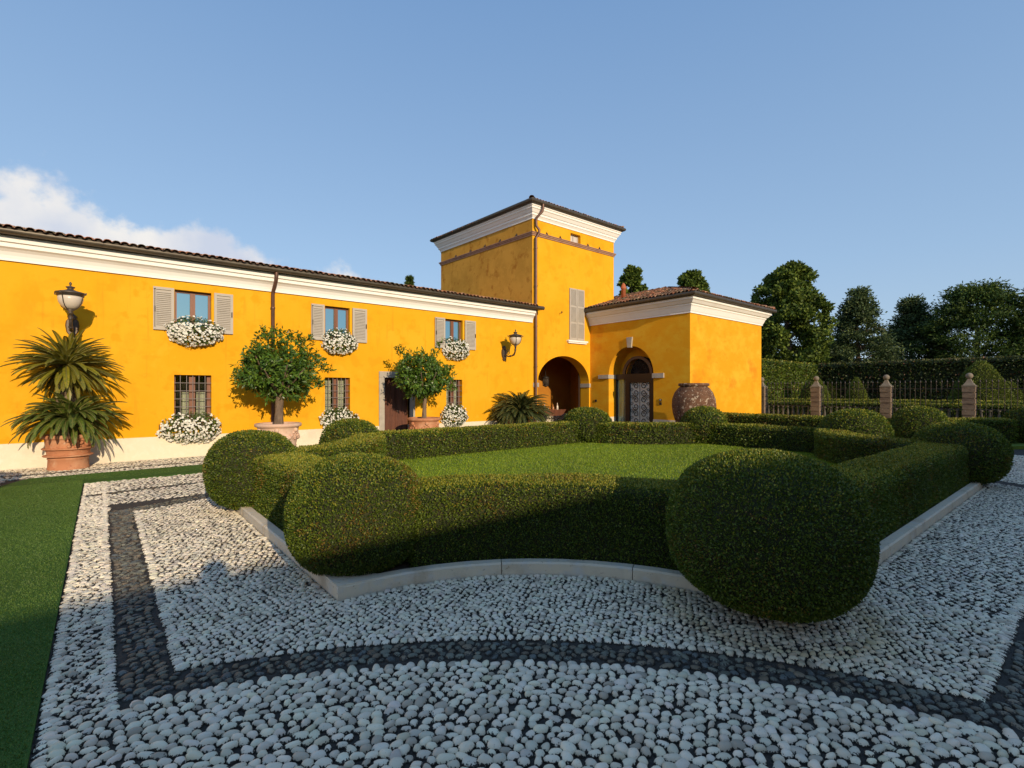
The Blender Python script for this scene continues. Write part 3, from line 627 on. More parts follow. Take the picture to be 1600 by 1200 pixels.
# windows
def upper_window(a, b, shl, shr):
    y = YW + .13; z0, z1 = 3.16, 4.15; m = (a + b) / 2; fr = MB(); t = .055
    fr.box(a, a + t, y, y + .07, z0, z1); fr.box(b - t, b, y, y + .07, z0, z1); fr.box(a + t, b - t, y, y + .07, z1 - t, z1); fr.box(a + t, b - t, y, y + .07, z0, z0 + .06)
    fr.box(m - .055, m + .055, y - .01, y + .07, z0 + .06, z1 - t); fr.box(m - .012, m + .012, y - .02, y - .0105, z0 + .06, z1 - t)
    w = fr.build('window', M['wood'], wing)
    p = MB(); p.box(a + t, m - .055, y + .03, y + .04, z0 + .06, z1 - t); p.box(m + .055, b - t, y + .03, y + .04, z0 + .06, z1 - t); p.build('pane', M['skyglass'], w)
    s = MB(); s.box(a - .05, b + .05, YW - .05, YW - .001, z0 - .05, z0 - .003); s.build('sill', M['stone'], w)
    for (x0, x1, hs) in ((shl[0], shl[1], -1), (shr[0], shr[1], 1)):
        shutter(wing, x0, x1, 3.13, 4.16, YW - .06, hs)
def shutter(parent, x0, x1, z0, z1, y, hs, mid=()):
    g = MB(); t = .06; th = .035
    g.box(x0, x0 + t, y, y + th, z0, z1); g.box(x1 - t, x1, y, y + th, z0, z1); g.box(x0 + t, x1 - t, y, y + th, z1 - t, z1); g.box(x0 + t, x1 - t, y, y + th, z0, z0 + t * 1.7)
    for zm in mid: g.box(x0 + t, x1 - t, y, y + th, zm - .035, zm + .035)
    g.box(x0 + t, x1 - t, y + .027, y + .033, z0 + .1, z1 - t)
    z = z0 + t * 1.7 + .012
    while z < z1 - t - .03:
        if not any(abs(z - zm) < .05 for zm in mid): g.add([(x0 + t, y + .002, z), (x1 - t, y + .002, z), (x1 - t, y + .026, z + .034), (x0 + t, y + .026, z + .034), (x0 + t, y + .002, z + .008), (x1 - t, y + .002, z + .008), (x1 - t, y + .026, z + .042), (x0 + t, y + .026, z + .042)], [(0, 1, 2, 3), (4, 7, 6, 5), (0, 4, 5, 1)])
        z += .046
    s = g.build('shutter', M['shutter'], parent)
    if not mid:
        h = MB(); xe = x0 + .03 if hs < 0 else x1 - .03; zm = (z0 + z1) / 2
        if hs < 0: h.tube([(xe, y - .012, z0 + .06), (xe, y - .012, z1 - .06)], .007, 6); h.tube([(xe - .015, y - .014, z1 - .06), (xe + .015, y - .014, z1 - .05)], .012, 6)
        h.box(xe - .012, xe + .012, y - .03, y - .003, zm - .08, zm + .05); h.build('bolt', M['iron'], s)
    return s
SH = [((.95, 1.365), (2.215, 2.64)), ((4.63, 5.0), (5.84, 6.29)), ((8.71, 9.10), (9.93, 10.39))]
for (a, b), (l, r) in zip(UW, SH): upper_window(a, b, l, r)
def lower_window(a, b, full):
    y = YW + .15; z0, z1 = .86, 2.05; m = (a + b) / 2; fr = MB(); t = .05
    fr.box(a, a + t * .8, y, y + .06, z0, z1); fr.box(b - t * 1.6, b, y, y + .06, z0, z1); fr.box(a + t * .8, b - t * 1.6, y, y + .06, z1 - .03, z1); fr.box(a + t * .8, b - t * 1.6, y, y + .06, z0, z0 + .06); fr.box(m - .07, m + .06, y - .008, y + .06, z0 + .06, z1 - .03)
    w = fr.build('window', M['wood'], wing)
    p = MB(); p.box(a + t * .8, m - .07, y + .03, y + .036, z0 + .06, z1 - .03); p.box(m + .06, b - t * 1.6, y + .03, y + .036, z0 + .06, z1 - .03); p.build('pane', M['clear'], w)
    def cur(x0, x1, zb, zt, lean=0):
        c = MB()
        n = 14; vs = []
        for i in range(n + 1):
            x = x0 + (x1 - x0) * i / n; yy = y + .11 + .018 * math.sin(i * 2.1); vs += [(x + lean, yy, zb), (x, yy, zt)]
        c.add(vs, [(2 * i, 2 * i + 2, 2 * i + 3, 2 * i + 1) for i in range(n)], True); c.build('curtain', M['curtain'], w)
    if full: cur(a + .02, m - .12, z0, z1); cur(m + .03, m + .2, z0, z1, -.02); cur(m + .1, b - .08, z0, z1, -.05)
    else: cur(a + .18, m - .07, z0, 1.62); cur(m + .10, b - .1, z0, 1.62)
    gr = MB(); yy = YW + .05; n = 5; r = .009
    for i in range(n + (0)): x = a + (b - a) * (i + 1) / (n + 1) if True else 0; gr.tube([(x, yy, z0), (x, yy, z1)], r, 6)
    k = 6
    for i in range(1, k): z = z0 + (z1 - z0) * i / k; gr.tube([(a, yy - .012, z), (b, yy - .012, z)], r, 6)
    gr.build('window_grille', M['greyiron'], wing)
    s = MB(); s.box(a - .04, b + .04, YW - .04, YW - .001, z0 - .06, z0 - .003); s.build('sill', M['stone'], w)
for i, (a, b) in enumerate(LW): lower_window(a, b, i > 0)
# near-black sheets behind lower windows stand for the darkness of unlit rooms
for a, b in LW: g = MB(); g.box(a - .3, b + .3, YW + .5, YW + .52, .5, 2.4); g.build('dark_backing', M['room'], wing)
# walnut door in stone frame
g = MB(); g.box(6.70, 6.88, YW - .04, YW + .12, 0, 2.07); g.box(7.77, 7.95, YW - .04, YW + .12, 0, 2.07); g.box(6.70, 7.95, YW - .043, YW + .12, 2.073, 2.27); g.build('door_frame', M['stone'], wing)
g = MB(); y = YW + .13; g.box(6.88, 7.77, y, y + .05, .02, 2.07)
for x0, x1 in ((6.93, 7.11), (7.13, 7.31), (7.36, 7.52), (7.54, 7.72)):
    for z0, z1 in ((.12, .72), (.82, 1.95)):
        g.box(x0, x1, y - .008, y - .0005, z0, z1); g.box(x0 + .035, x1 - .035, y - .018, y - .0085, z0 + .04, z1 - .04)
g.box(7.318, 7.332, y - .02, y - .0005, .02, 2.06)
dr = g.build('door', M['doorwood'], wing)
g = MB(); g.ball((7.38, y - .05, 1.0), .03); g.tube([(7.38, y - .05, 1.0), (7.38, y, 1.0)], .01, 6); g.build('handle', M['bronze'], dr)

# ================================================================ TOWER
TX0, TX1, TYB = 13.18, 18.23, 21.1
bx = TX0 - .047 * (TYB - YW) + .03   # the back edge leans slightly left, as in the photograph
tower = thing('tower', (15.7, YW, 0), 'square yellow tower with white cornice, brown string course and wide archway at its foot', 'building')
AC, AW, AS, AR = 15.0, 1.53, 1.98, 1.14   # arch centre x, half width, springing, rise
ZT = 8.52
g = MB(); P = lambda u, z: (u, YW, z)
hs = [(15.36, 15.98, 7.90, 8.38), (15.27, 16.18, 3.82, 6.02)]
wall_cells(g, [TX0, TX1], [3.3, ZT], hs[:1], P)
wall_cells(g, [TX0, AC - AW], [0, AS], [], P); wall_cells(g, [AC + AW, TX1], [0, AS], [], P); wall_cells(g, [TX0, AC - AW], [AS, 3.3], [], P); wall_cells(g, [AC + AW, TX1], [AS, 3.3], [], P)
n = 28; ap = [(AC - AW * math.cos(PI * i / n), AS + AR * math.sin(PI * i / n)) for i in range(n + 1)]
for p, q in zip(ap[:-1], ap[1:]): g.quad((p[0], YW, p[1]), (q[0], YW, q[1]), (q[0], YW, 3.3), (p[0], YW, 3.3))
DP = YW + .5
for p, q in zip(ap[:-1], ap[1:]): g.quad((p[0], YW, p[1]), (p[0], DP, p[1]), (q[0], DP, q[1]), (q[0], YW, q[1]))
for x in (AC - AW, AC + AW): g.quad((x, YW, .0), (x, DP, .0), (x, DP, AS), (x, YW, AS))
a, b, z0, z1 = hs[0]; d2 = YW + .24
g.quad((a, YW, z0), (a, d2, z0), (a, d2, z1), (a, YW, z1)); g.quad((b, YW, z0), (b, YW, z1), (b, d2, z1), (b, d2, z0)); g.quad((a, YW, z1), (a, d2, z1), (b, d2, z1), (b, YW, z1)); g.quad((a, YW, z0), (b, YW, z0), (b, d2, z0), (a, d2, z0))
g.quad((TX1, YW, 0), (TX1, TYB, 0), (TX1, TYB, ZT), (TX1, YW, ZT)); g.quad((bx, TYB, 0), (TX1, TYB, 0), (TX1, TYB, ZT), (bx, TYB, ZT))
g.build('wall', M['plaster'], tower)
g = MB(); k = 10
for i in range(k):
    for j in range(k):
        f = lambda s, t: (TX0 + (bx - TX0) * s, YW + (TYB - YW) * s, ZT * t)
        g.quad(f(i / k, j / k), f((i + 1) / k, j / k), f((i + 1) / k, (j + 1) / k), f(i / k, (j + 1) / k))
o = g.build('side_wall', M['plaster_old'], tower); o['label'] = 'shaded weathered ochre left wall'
# loggia room
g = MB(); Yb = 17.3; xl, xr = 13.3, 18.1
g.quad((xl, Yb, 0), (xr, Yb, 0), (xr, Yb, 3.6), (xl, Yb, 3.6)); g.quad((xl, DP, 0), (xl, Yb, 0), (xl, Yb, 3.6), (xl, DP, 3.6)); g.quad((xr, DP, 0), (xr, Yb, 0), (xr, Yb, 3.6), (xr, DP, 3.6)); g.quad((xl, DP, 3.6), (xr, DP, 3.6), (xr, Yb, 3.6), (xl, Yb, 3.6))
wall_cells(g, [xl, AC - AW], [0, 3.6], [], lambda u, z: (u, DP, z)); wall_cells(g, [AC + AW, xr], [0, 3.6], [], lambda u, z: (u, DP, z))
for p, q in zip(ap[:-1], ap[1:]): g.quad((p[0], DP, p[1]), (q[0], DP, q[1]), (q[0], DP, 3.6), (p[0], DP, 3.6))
g.build('loggia_wall', mat('shade_darkened_plaster', (.42, .17, .010), .9, noise=[(1.2, (.34, .12, .008), .45, .7, 6)]), tower)  # plaster colour darkened to stand for the shade inside the loggia
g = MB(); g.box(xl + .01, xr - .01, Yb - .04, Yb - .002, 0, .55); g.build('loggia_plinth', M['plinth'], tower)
g = MB(); g.box(AC + AW - .07, AC + AW - .02, DP + .02, DP + .08, 0, 2.9); g.box(AC + AW - .11, AC + AW - .085, DP + .02, DP + .05, 0, 2.9); g.build('door_jamb', M['darkwood'], tower)
g = MB(); g.box(TX0 + .02, AC - AW + .03, YW - .04, DP, AS - .17, AS + .0); g.build('impost', M['stone'], tower); g = MB(); g.box(AC + AW - .03, 16.6, YW - .035, DP, AS - .17, AS); g.build('impost', M['stone'], tower)
g = MB(); g.box(TX0 + .01, AC - AW + .02, YW - .045, DP - .01, 0, .62); g.build('plinth', M['plinth'], tower); g = MB(); g.box(AC + AW - .02, 16.6, YW - .035, DP - .01, 0, .55); g.build('plinth', M['plinth'], tower)
foot = [(bx, TYB), (TX0, YW), (TX1, YW), (TX1, TYB)]
TC = [(.001, 8.50), (.03, 8.50), (.03, 8.55), (.08, 8.63), (.10, 8.64), (.10, 8.71), (.13, 8.73), (.19, 8.84), (.22, 8.86), (.22, 8.93), (.25, 8.94), (.25, 9.0), (.001, 9.0)]
g = MB(); g.sweep(foot, TC, closed=True); g.build('cornice', M['cornice'], tower)
BC = [(.001, 7.84), (.03, 7.84), (.035, 7.90), (.06, 7.905), (.06, 7.95), (.085, 7.955), (.085, 7.985), (.001, 8.0)]
g = MB(); g.sweep(foot, BC, closed=True)
g.build('string_course', mat('brown_string_course', (.34, .19, .12), .8, noise=[(5, (.25, .13, .09), .45, .7, 6)]), tower)
def tri(mb, p, d, nrm, w=.05, h=.13):
    p = Vector(p); d = Vector(d); nrm = Vector(nrm); mb.add([p - d * w, p + d * w, p + Vector((0, 0, h)), p - d * w + nrm * .06, p + d * w + nrm * .06, p + Vector((0, 0, h * .9)) + nrm * .02], [(0, 1, 2), (3, 5, 4), (0, 3, 4, 1), (1, 4, 5, 2), (2, 5, 3, 0)])
for x in (13.95, 14.72, 16.43, 17.2): g = MB(); tri(g, (x, YW - .002, 8.0), (1, 0, 0), (0, -1, 0)); g.build('triangular_vent', M['darkwood'], tower)
for q_ in (.14, .30, .46, .62, .80): g = MB(); tri(g, (TX0 + (bx - TX0) * q_ - .002, YW + (TYB - YW) * q_, 8.0), (0, 1, 0), (-1, 0, 0)); g.build('triangular_vent', M['darkwood'], tower)
gp = [(bx - .33, TYB + .33), (TX0 - .33, YW - .33), (TX1 + .33, YW - .33), (TX1 + .33, TYB + .33)]
g = MB(); g.sweep(gp, [(.07 * math.cos(t), 9.09 + .075 * math.sin(t)) for t in [2 * PI * i / 10 for i in range(10)]][::-1], closed=True); g.sweep([(bx - .2, TYB + .2), (TX0 - .2, YW - .2), (TX1 + .2, YW - .2), (TX1 + .2, TYB + .2)], [(-.2, 9.005), (.12, 9.005), (.12, 9.06), (-.2, 9.06)], closed=True)
g.build('gutter', M['gutter'], tower)
apx = ((TX0 + TX1) / 2 - .1, (YW + TYB) / 2, 9.1 + 3.0 * .2)
g = MB(); q = [(x, y, 9.10) for x, y in gp]
for i in range(4): g.poly([q[i], q[(i + 1) % 4], apx])
g.build('roof_boards', M['tile_under'], tower)
c2 = (apx[0], apx[1])
tiles(tower, (TX0 - .36, YW - .36, 9.11), (1, 0), (0, 1), .2, [(TX0 - .36, YW - .36), (TX1 + .36, YW - .36), c2], mossy=.3, seed=5)
tiles(tower, (TX0 - .36, TYB + .36, 9.11), (0.047, -1), (1, .047), .2, [(bx - .34, TYB + .36), (TX0 - .36, YW - .36), c2], mossy=.3, seed=6)
ridge([(TX0 - .32, YW - .32, 9.14), (apx[0], apx[1], 9.78)], tower); ridge([(TX1 + .32, YW - .32, 9.14), (apx[0], apx[1], 9.78)], tower)
# tower pipe (runs at the corner)
g = MB(); x = 13.27
g.tube([(x + .18, YW - .33, 9.05), (x + .18, YW - .33, 8.90), (x + .16, YW - .31, 8.76), (x, YW - .16, 8.52), (x, YW - .12, 8.42), (x, YW - .13, 8.2), (x + .10, YW - .19, 8.05), (x + .10, YW - .18, 7.9), (x, YW - .11, 7.72), (x, YW - .11, .05)], .052, 10)
for z in (7.3, 5.8, 4.2, 2.6): g.tube([(x, YW - .11, z), (x, YW - .11, z + .04)], .065, 10)
g.build('downpipe', M['pipe'], tower)
# small attic window
fr = MB(); a, b, z0, z1 = hs[0]; y = YW + .15; fr.box(a, a + .05, y, y + .05, z0, z1); fr.box(b - .05, b, y, y + .05, z0, z1); fr.box(a + .05, b - .05, y, y + .05, z1 - .05, z1); fr.box((a + b) / 2 - .03, (a + b) / 2 + .03, y, y + .05, z0, z1 - .05)
w = fr.build('window', M['shutter'], tower); p = MB(); p.box(a + .05, b - .05, y + .02, y + .025, z0, z1 - .05); p.build('pane', mat('pale_blind', (.55, .52, .50), .6), w)
# tall shutters
sw = None
for (x0, x1, h_) in ((15.27, 15.715, -1), (15.73, 16.18, 1)): shutter(tower, x0, x1, 3.83, 6.02, YW - .05, h_, mid=(5.25, 4.55))
g = MB(); g.box(15.12, 16.34, YW - .12, YW - .001, 3.74, 3.81); g.box(15.17, 16.29, YW - .08, YW - .001, 3.68, 3.739); g.build('sill', M['cornice'], tower)
g = MB(); g.tube([(14.78, YW, 4.92), (14.78, YW - .1, 4.93), (14.66, YW - .16, 4.95), (14.66, YW - .16, 4.86)], .012, 6); g.build('wall_hook', M['iron'], tower)

# ================================================================ PAVILION
PX0, PX1, PY0, PY1 = 16.6, 22.4, 9.84, 17.6
pav = thing('pavilion', (19.5, 12, 0), 'low square golden pavilion with hipped tile roof and arched glass door', 'building')
AYc, AYw, AZs = 12.51, 1.11, 2.30
g = MB(); P = lambda u, z: (PX0, u, z)
wall_cells(g, [PY0, AYc - AYw], [.55, 4.6], [], P); wall_cells(g, [AYc + AYw, YW], [.55, 4.6], [], P); wall_cells(g, [AYc - AYw, AYc + AYw], [3.7, 4.6], [], P)
ap = [(AYc - AYw * math.cos(PI * i / n), AZs + AYw * 1.06 * math.sin(PI * i / n)) for i in range(n + 1)]; DX = PX0 + .46
for p, q in zip(ap[:-1], ap[1:]): g.quad((PX0, p[0], p[1]), (PX0, q[0], q[1]), (PX0, q[0], 3.7), (PX0, p[0], 3.7)); g.quad((PX0, p[0], p[1]), (DX + .5, p[0], p[1]), (DX + .5, q[0], q[1]), (PX0, q[0], q[1]))
for y in (AYc - AYw, AYc + AYw): g.quad((PX0, y, .5), (DX + .5, y, .5), (DX + .5, y, AZs), (PX0, y, AZs))
# tympanum wall set back behind the fanlight
yo = [(AYc - .75 * math.cos(PI * i / n), AZs + .80 * math.sin(PI * i / n)) for i in range(n + 1)]
for (p, q), (s, t) in zip(zip(ap[:-1], ap[1:]), zip(yo[:-1], yo[1:])): g.quad((DX + .3, p[0], p[1]), (DX + .3, q[0], q[1]), (DX + .3, t[0], t[1]), (DX + .3, s[0], s[1])); g.quad((DX + .3, s[0], s[1]), (DX + .3, t[0], t[1]), (DX + .55, t[0], t[1]), (DX + .55, s[0], s[1]))
g.quad((PX0, PY0, .55), (PX1, PY0, .55), (PX1, PY0, 4.6), (PX0, PY0, 4.6)); g.quad((PX1, PY0, .5), (PX1, PY1, .5), (PX1, PY1, 4.6), (PX1, PY0, 4.6)); g.quad((TX1, PY1, 0), (PX1, PY1, 0), (PX1, PY1, 4.6), (TX1, PY1, 4.6))
g.build('wall', M['plaster_pav'], pav)
g = MB(); g.quad((DX + .6, AYc - 1.4, 0), (DX + .6, AYc + 1.4, 0), (DX + .6, AYc + 1.4, 3.7), (DX + .6, AYc - 1.4, 3.7)); g.build('dark_backing', M['room'], pav)  # black sheet behind the glazing, room darkness given as colour
g = MB(); g.prism([(PX0 - .03, PY0 - .03), (PX1, PY0 - .03), (PX1, PY0 + .1), (PX0 + .1, PY0 + .1), (PX0 + .1, AYc - AYw + .002), (PX0 - .03, AYc - AYw + .002)], 0, .55); g.box(PX0 - .03, DX, AYc + AYw - .003, AYc + AYw + .15, 0, .55); g.box(PX0 - .03, PX0 + .1, AYc + AYw + .153, YW - .05, 0, .551); g.build('plinth', M['plinth'], pav)
PC = [(.001, 4.52), (.04, 4.52), (.04, 4.57), (.06, 4.60), (.12, 4.76), (.15, 4.80), (.15, 4.84), (.20, 4.86), (.27, 4.95), (.31, 4.98), (.31, 5.06), (.001, 5.06)]
foot = [(PX0, YW + .02), (PX0, PY0), (PX1, PY0), (PX1, PY1)]
g = MB(); g.sweep([(PX0, YW - .003), (PX0, PY0), (PX1, PY0), (PX1, PY1)], PC); g.build('cornice', M['cornice'], pav)
g = MB(); cir = [(.07 * math.cos(2 * PI * i / 10), 5.15 + .08 * math.sin(2 * PI * i / 10)) for i in range(10)][::-1]
go = .40; g.sweep([(PX0 - go, YW - .003), (PX0 - go, PY0 - go), (PX1 + go, PY0 - go), (PX1 + go, PY1 + go)], cir); g.sweep([(PX0, YW - .004), (PX0, PY0), (PX1, PY0), (PX1, PY1)], [(-.2, 5.065), (.38, 5.065), (.38, 5.10), (-.2, 5.10)])
g.build('gutter', M['gutter'], pav)
e = .42; hx = (PX0 + PX1) / 2; hy = PY0 - e + (hx - PX0 + e); PS = .305; zr = 5.17 + (hx - PX0 + e) * PS
g = MB(); z = 5.16; g.poly([(PX0 - e, PY0 - e, z), (hx, hy, zr), (hx, PY1 - 1.5, zr), (TX1, PY1 - 1.5, z + (TX1 - PX0 + e) * PS), (TX1, YW, z + (TX1 - PX0 + e) * PS), (PX0 - e, YW, z)]); g.poly([(PX0 - e, PY0 - e, z), (PX1 + e, PY0 - e, z), (hx, hy, zr)]); g.poly([(PX1 + e, PY0 - e, z), (PX1 + e, PY1, z), (hx, PY1, zr), (hx, hy, zr)])
g.build('roof_boards', M['tile_under'], pav)
tiles(pav, (PX0 - e - .03, YW, 5.19), (0, -1), (1, 0), PS, [(PX0 - e - .03, YW), (PX0 - e - .03, PY0 - e), (hx, hy), (hx, PY1), (TX1 + .03, PY1), (TX1 + .03, YW)], mossy=.22, seed=8)
tiles(pav, (PX0 - e, PY0 - e - .03, 5.19), (1, 0), (0, 1), PS, [(PX0 - e, PY0 - e - .03), (PX1 + e, PY0 - e - .03), (hx, hy)], mossy=.3, seed=9)
ridge([(PX0 - e + .05, PY0 - e + .05, 5.24), (hx, hy, zr + .05), (hx, PY1, zr + .05)], pav); ridge([(PX1 + e - .05, PY0 - e + .05, 5.24), (hx, hy, zr + .05)], pav)
g = MB(); g.lathe((18.42, 14.25, 5.7), [(.10, -.1), (.10, .62), (.125, .63), (.125, .70), (.105, .71), (.09, .80), (.05, .86), (.02, .9)], 16); g.build('chimney', M['terra_red'], pav)
# keystone and imposts
g = MB(); g.add([(PX0 - .07, AYc - .09, 3.42), (PX0 - .07, AYc + .09, 3.42), (PX0 - .07, AYc + .14, 3.84), (PX0 - .07, AYc - .14, 3.84), (PX0 + .02, AYc - .09, 3.42), (PX0 + .02, AYc + .09, 3.42), (PX0 + .02, AYc + .14, 3.84), (PX0 + .02, AYc - .14, 3.84)], [(3, 2, 1, 0), (4, 5, 6, 7), (0, 1, 5, 4), (1, 2, 6, 5), (2, 3, 7, 6), (3, 0, 4, 7)]); g.build('keystone', M['stone'], pav)
for (y0, y1) in ((AYc + AYw - .03, 14.15), (10.92, AYc - AYw + .03)):
    g = MB(); g.box(PX0 - .06, DX, min(y0, y1) if y0 > AYc else y0 , y1 if y0 < AYc else AYc + AYw + .02, 2.14, 2.30) if False else None
    if y0 > AYc: g.box(PX0 - .06, PX0 + .05, y0, y1, 2.18, 2.34); g.box(PX0 + .0505, DX, y0, AYc + AYw + .05, 2.18, 2.34)
    else: g.box(PX0 - .06, PX0 + .05, y0, y1, 2.16, 2.34); g.box(PX0 + .0505, DX, AYc - AYw - .05, y1, 2.16, 2.34)
    g.build('impost', M['stone'], pav)
# glazed door
y0, y1 = AYc - AYw, AYc + AYw; f = MB()
f.box(DX, DX + .08, y0, y0 + .06, 0, 2.3); f.box(DX, DX + .08, y1 - .06, y1, 0, 2.3); f.box(DX - .01, DX + .09, y0, y1, 2.14, 2.36); f.box(DX, DX + .08, y0 + .06, y1 - .06, 0, .12)
ys = (11.76, 13.2)
f.box(DX - .005, DX + .085, 11.63, 11.90, .12, 2.14); f.box(DX - .005, DX + .085, 12.88, 13.10, .12, 2.14); f.box(DX - .005, DX + .085, 11.90, 12.88, 2.0, 2.14); f.box(DX - .005, DX + .085, 11.90, 12.88, .12, .3)
df = f.build('glass_door', M['darkwood'], pav)
nn_ = 24; f = MB()
for i in range(nn_):
    a0, a1 = PI * i / nn_, PI * (i + 1) / nn_
    c_ = lambda a, r: (AYc - r * math.cos(a), 2.36 + r * math.sin(a))
    p, q, s, t = c_(a0, .62), c_(a1, .62), c_(a1, .74), c_(a0, .74); f.add([(DX + .3 - .3, *p), (DX, *q), (DX, *s), (DX, *t), (DX + .08, *p), (DX + .08, *q), (DX + .08, *s), (DX + .08, *t)], [(0, 1, 2, 3), (4, 7, 6, 5), (0, 4, 5, 1), (3, 2, 6, 7)])
fl = f.build('fanlight', mat('umber_frame', (.11, .065, .04), .6), pav)
def scroll(mb, cy, cz, r, s=1, X=DX + .02, turns=1.4, n=22, th=.015, m=1):
    mb.tube([(X, cy + s * r * (1 - .75 * i / n) * math.cos(turns * 2 * PI * i / n), cz + m * r * (1 - .75 * i / n) * math.sin(turns * 2 * PI * i / n)) for i in range(n + 1)], th, 5)
f = MB()
for k in range(7): a = PI * (k + .5) / 7; scroll(f, AYc - .42 * math.cos(a), 2.38 + .40 * math.sin(a), .11, X=DX + .03, th=.008)
for k in range(8): a = PI * k / 7; f.tube([(DX + .03, AYc, 2.37), (DX + .03, AYc - .62 * math.cos(a), 2.37 + .62 * math.sin(a))], .008, 5)
f.build('scrollwork', M['iron'], fl)
p = MB(); p.box(DX + .05, DX + .055, 11.90, 12.88, .3, 2.0); p.build('pane', mat('frosted_door_pane', (.62, .64, .58), .3), df)
f = MB(); yc = 12.39
f.tube([(DX + .02, yc, .3), (DX + .02, yc, 2.0)], .010, 6)
for k in range(6):
    z = .42 + k * .29
    for s in (-1, 1): scroll(f, yc + s * .20, z, .15, s, m=1 if k % 2 else -1); scroll(f, yc + s * .40, z + .12, .08, -s, th=.009, turns=1.2)
for s in (-1, 1): f.tube([(DX + .02, yc + s * .47, .3), (DX + .02, yc + s * .47, 2.0)], .009, 5)
f.build('scrollwork', M['iron'], df)
for (ya, yb) in ((11.46, 11.63), (13.10, 13.56)):
    m_ = 16; vs = []; c = MB()
    for i in range(m_ + 1): yy = ya + (yb - ya) * i / m_; xx = DX + .10 + .015 * math.sin(i * 1.9); vs += [(xx, yy, .12), (xx, yy, 2.14)]
    c.add(vs, [(2 * i, 2 * i + 1, 2 * i + 3, 2 * i + 2) for i in range(m_)], True); c.build('curtain', M['curtain'], df)
f = MB(); f.box(DX + .05, DX + .055, 11.47, 11.63, .12, 2.14); f.build('sidelight_pane', M['clear'], df); f = MB(); f.box(DX + .05, DX + .055, 13.10, 13.55, .12, 2.14); f.build('sidelight_pane', M['clear'], df)
def switch(y, z, label, n):
    t = thing('wall_switch', (PX0, y, z), label, 'switch', 'small dark switch boxes on the pavilion wall'); g = MB()
    for k in range(n): g.box(PX0 - .025, PX0 - .001, y - .05, y + .05, z + k * .13, z + k * .13 + .1)
    g.build('box', M['black'], t)
    if n > 1: g = MB(); g.box(PX0 - .03, PX0 - .0255, y - .02, y + .02, z + .17, z + .21); g.build('button', M['whitepl'], t)
switch(11.08, 1.12, 'pair of small black switch boxes right of the arched glass door', 2); switch(14.32, 1.18, 'single small black switch box between the archway and the glass door', 1)

# ================================================================ OPPOSITE WING (behind the viewer; casts the courtyard's long shade)
opp = thing('opposite_wing', (0, -10.3, 0), 'yellow wing on the far side of the courtyard behind the viewer', 'building')
g = MB(); g.box(-40, 60, -17, -10.7, 0, 4.75); g.build('wall', M['plaster'], opp)
g = MB(); g.prism([(-40.5, -17.5), (60.5, -17.5), (60.5, -10.3), (-40.5, -10.3)], 4.8, 5.02); g.build('eave', M['gutter'], opp)
g = MB(); g.add([(-40.4, -10.4, 5.03), (60.4, -10.4, 5.03), (60.4, -13.9, 5.7), (-40.4, -13.9, 5.7), (-40.4, -17.4, 5.03), (60.4, -17.4, 5.03)], [(0, 1, 2, 3), (3, 2, 5, 4), (0, 3, 4), (1, 5, 2)]); g.build('roof', M['tile_under'], opp)

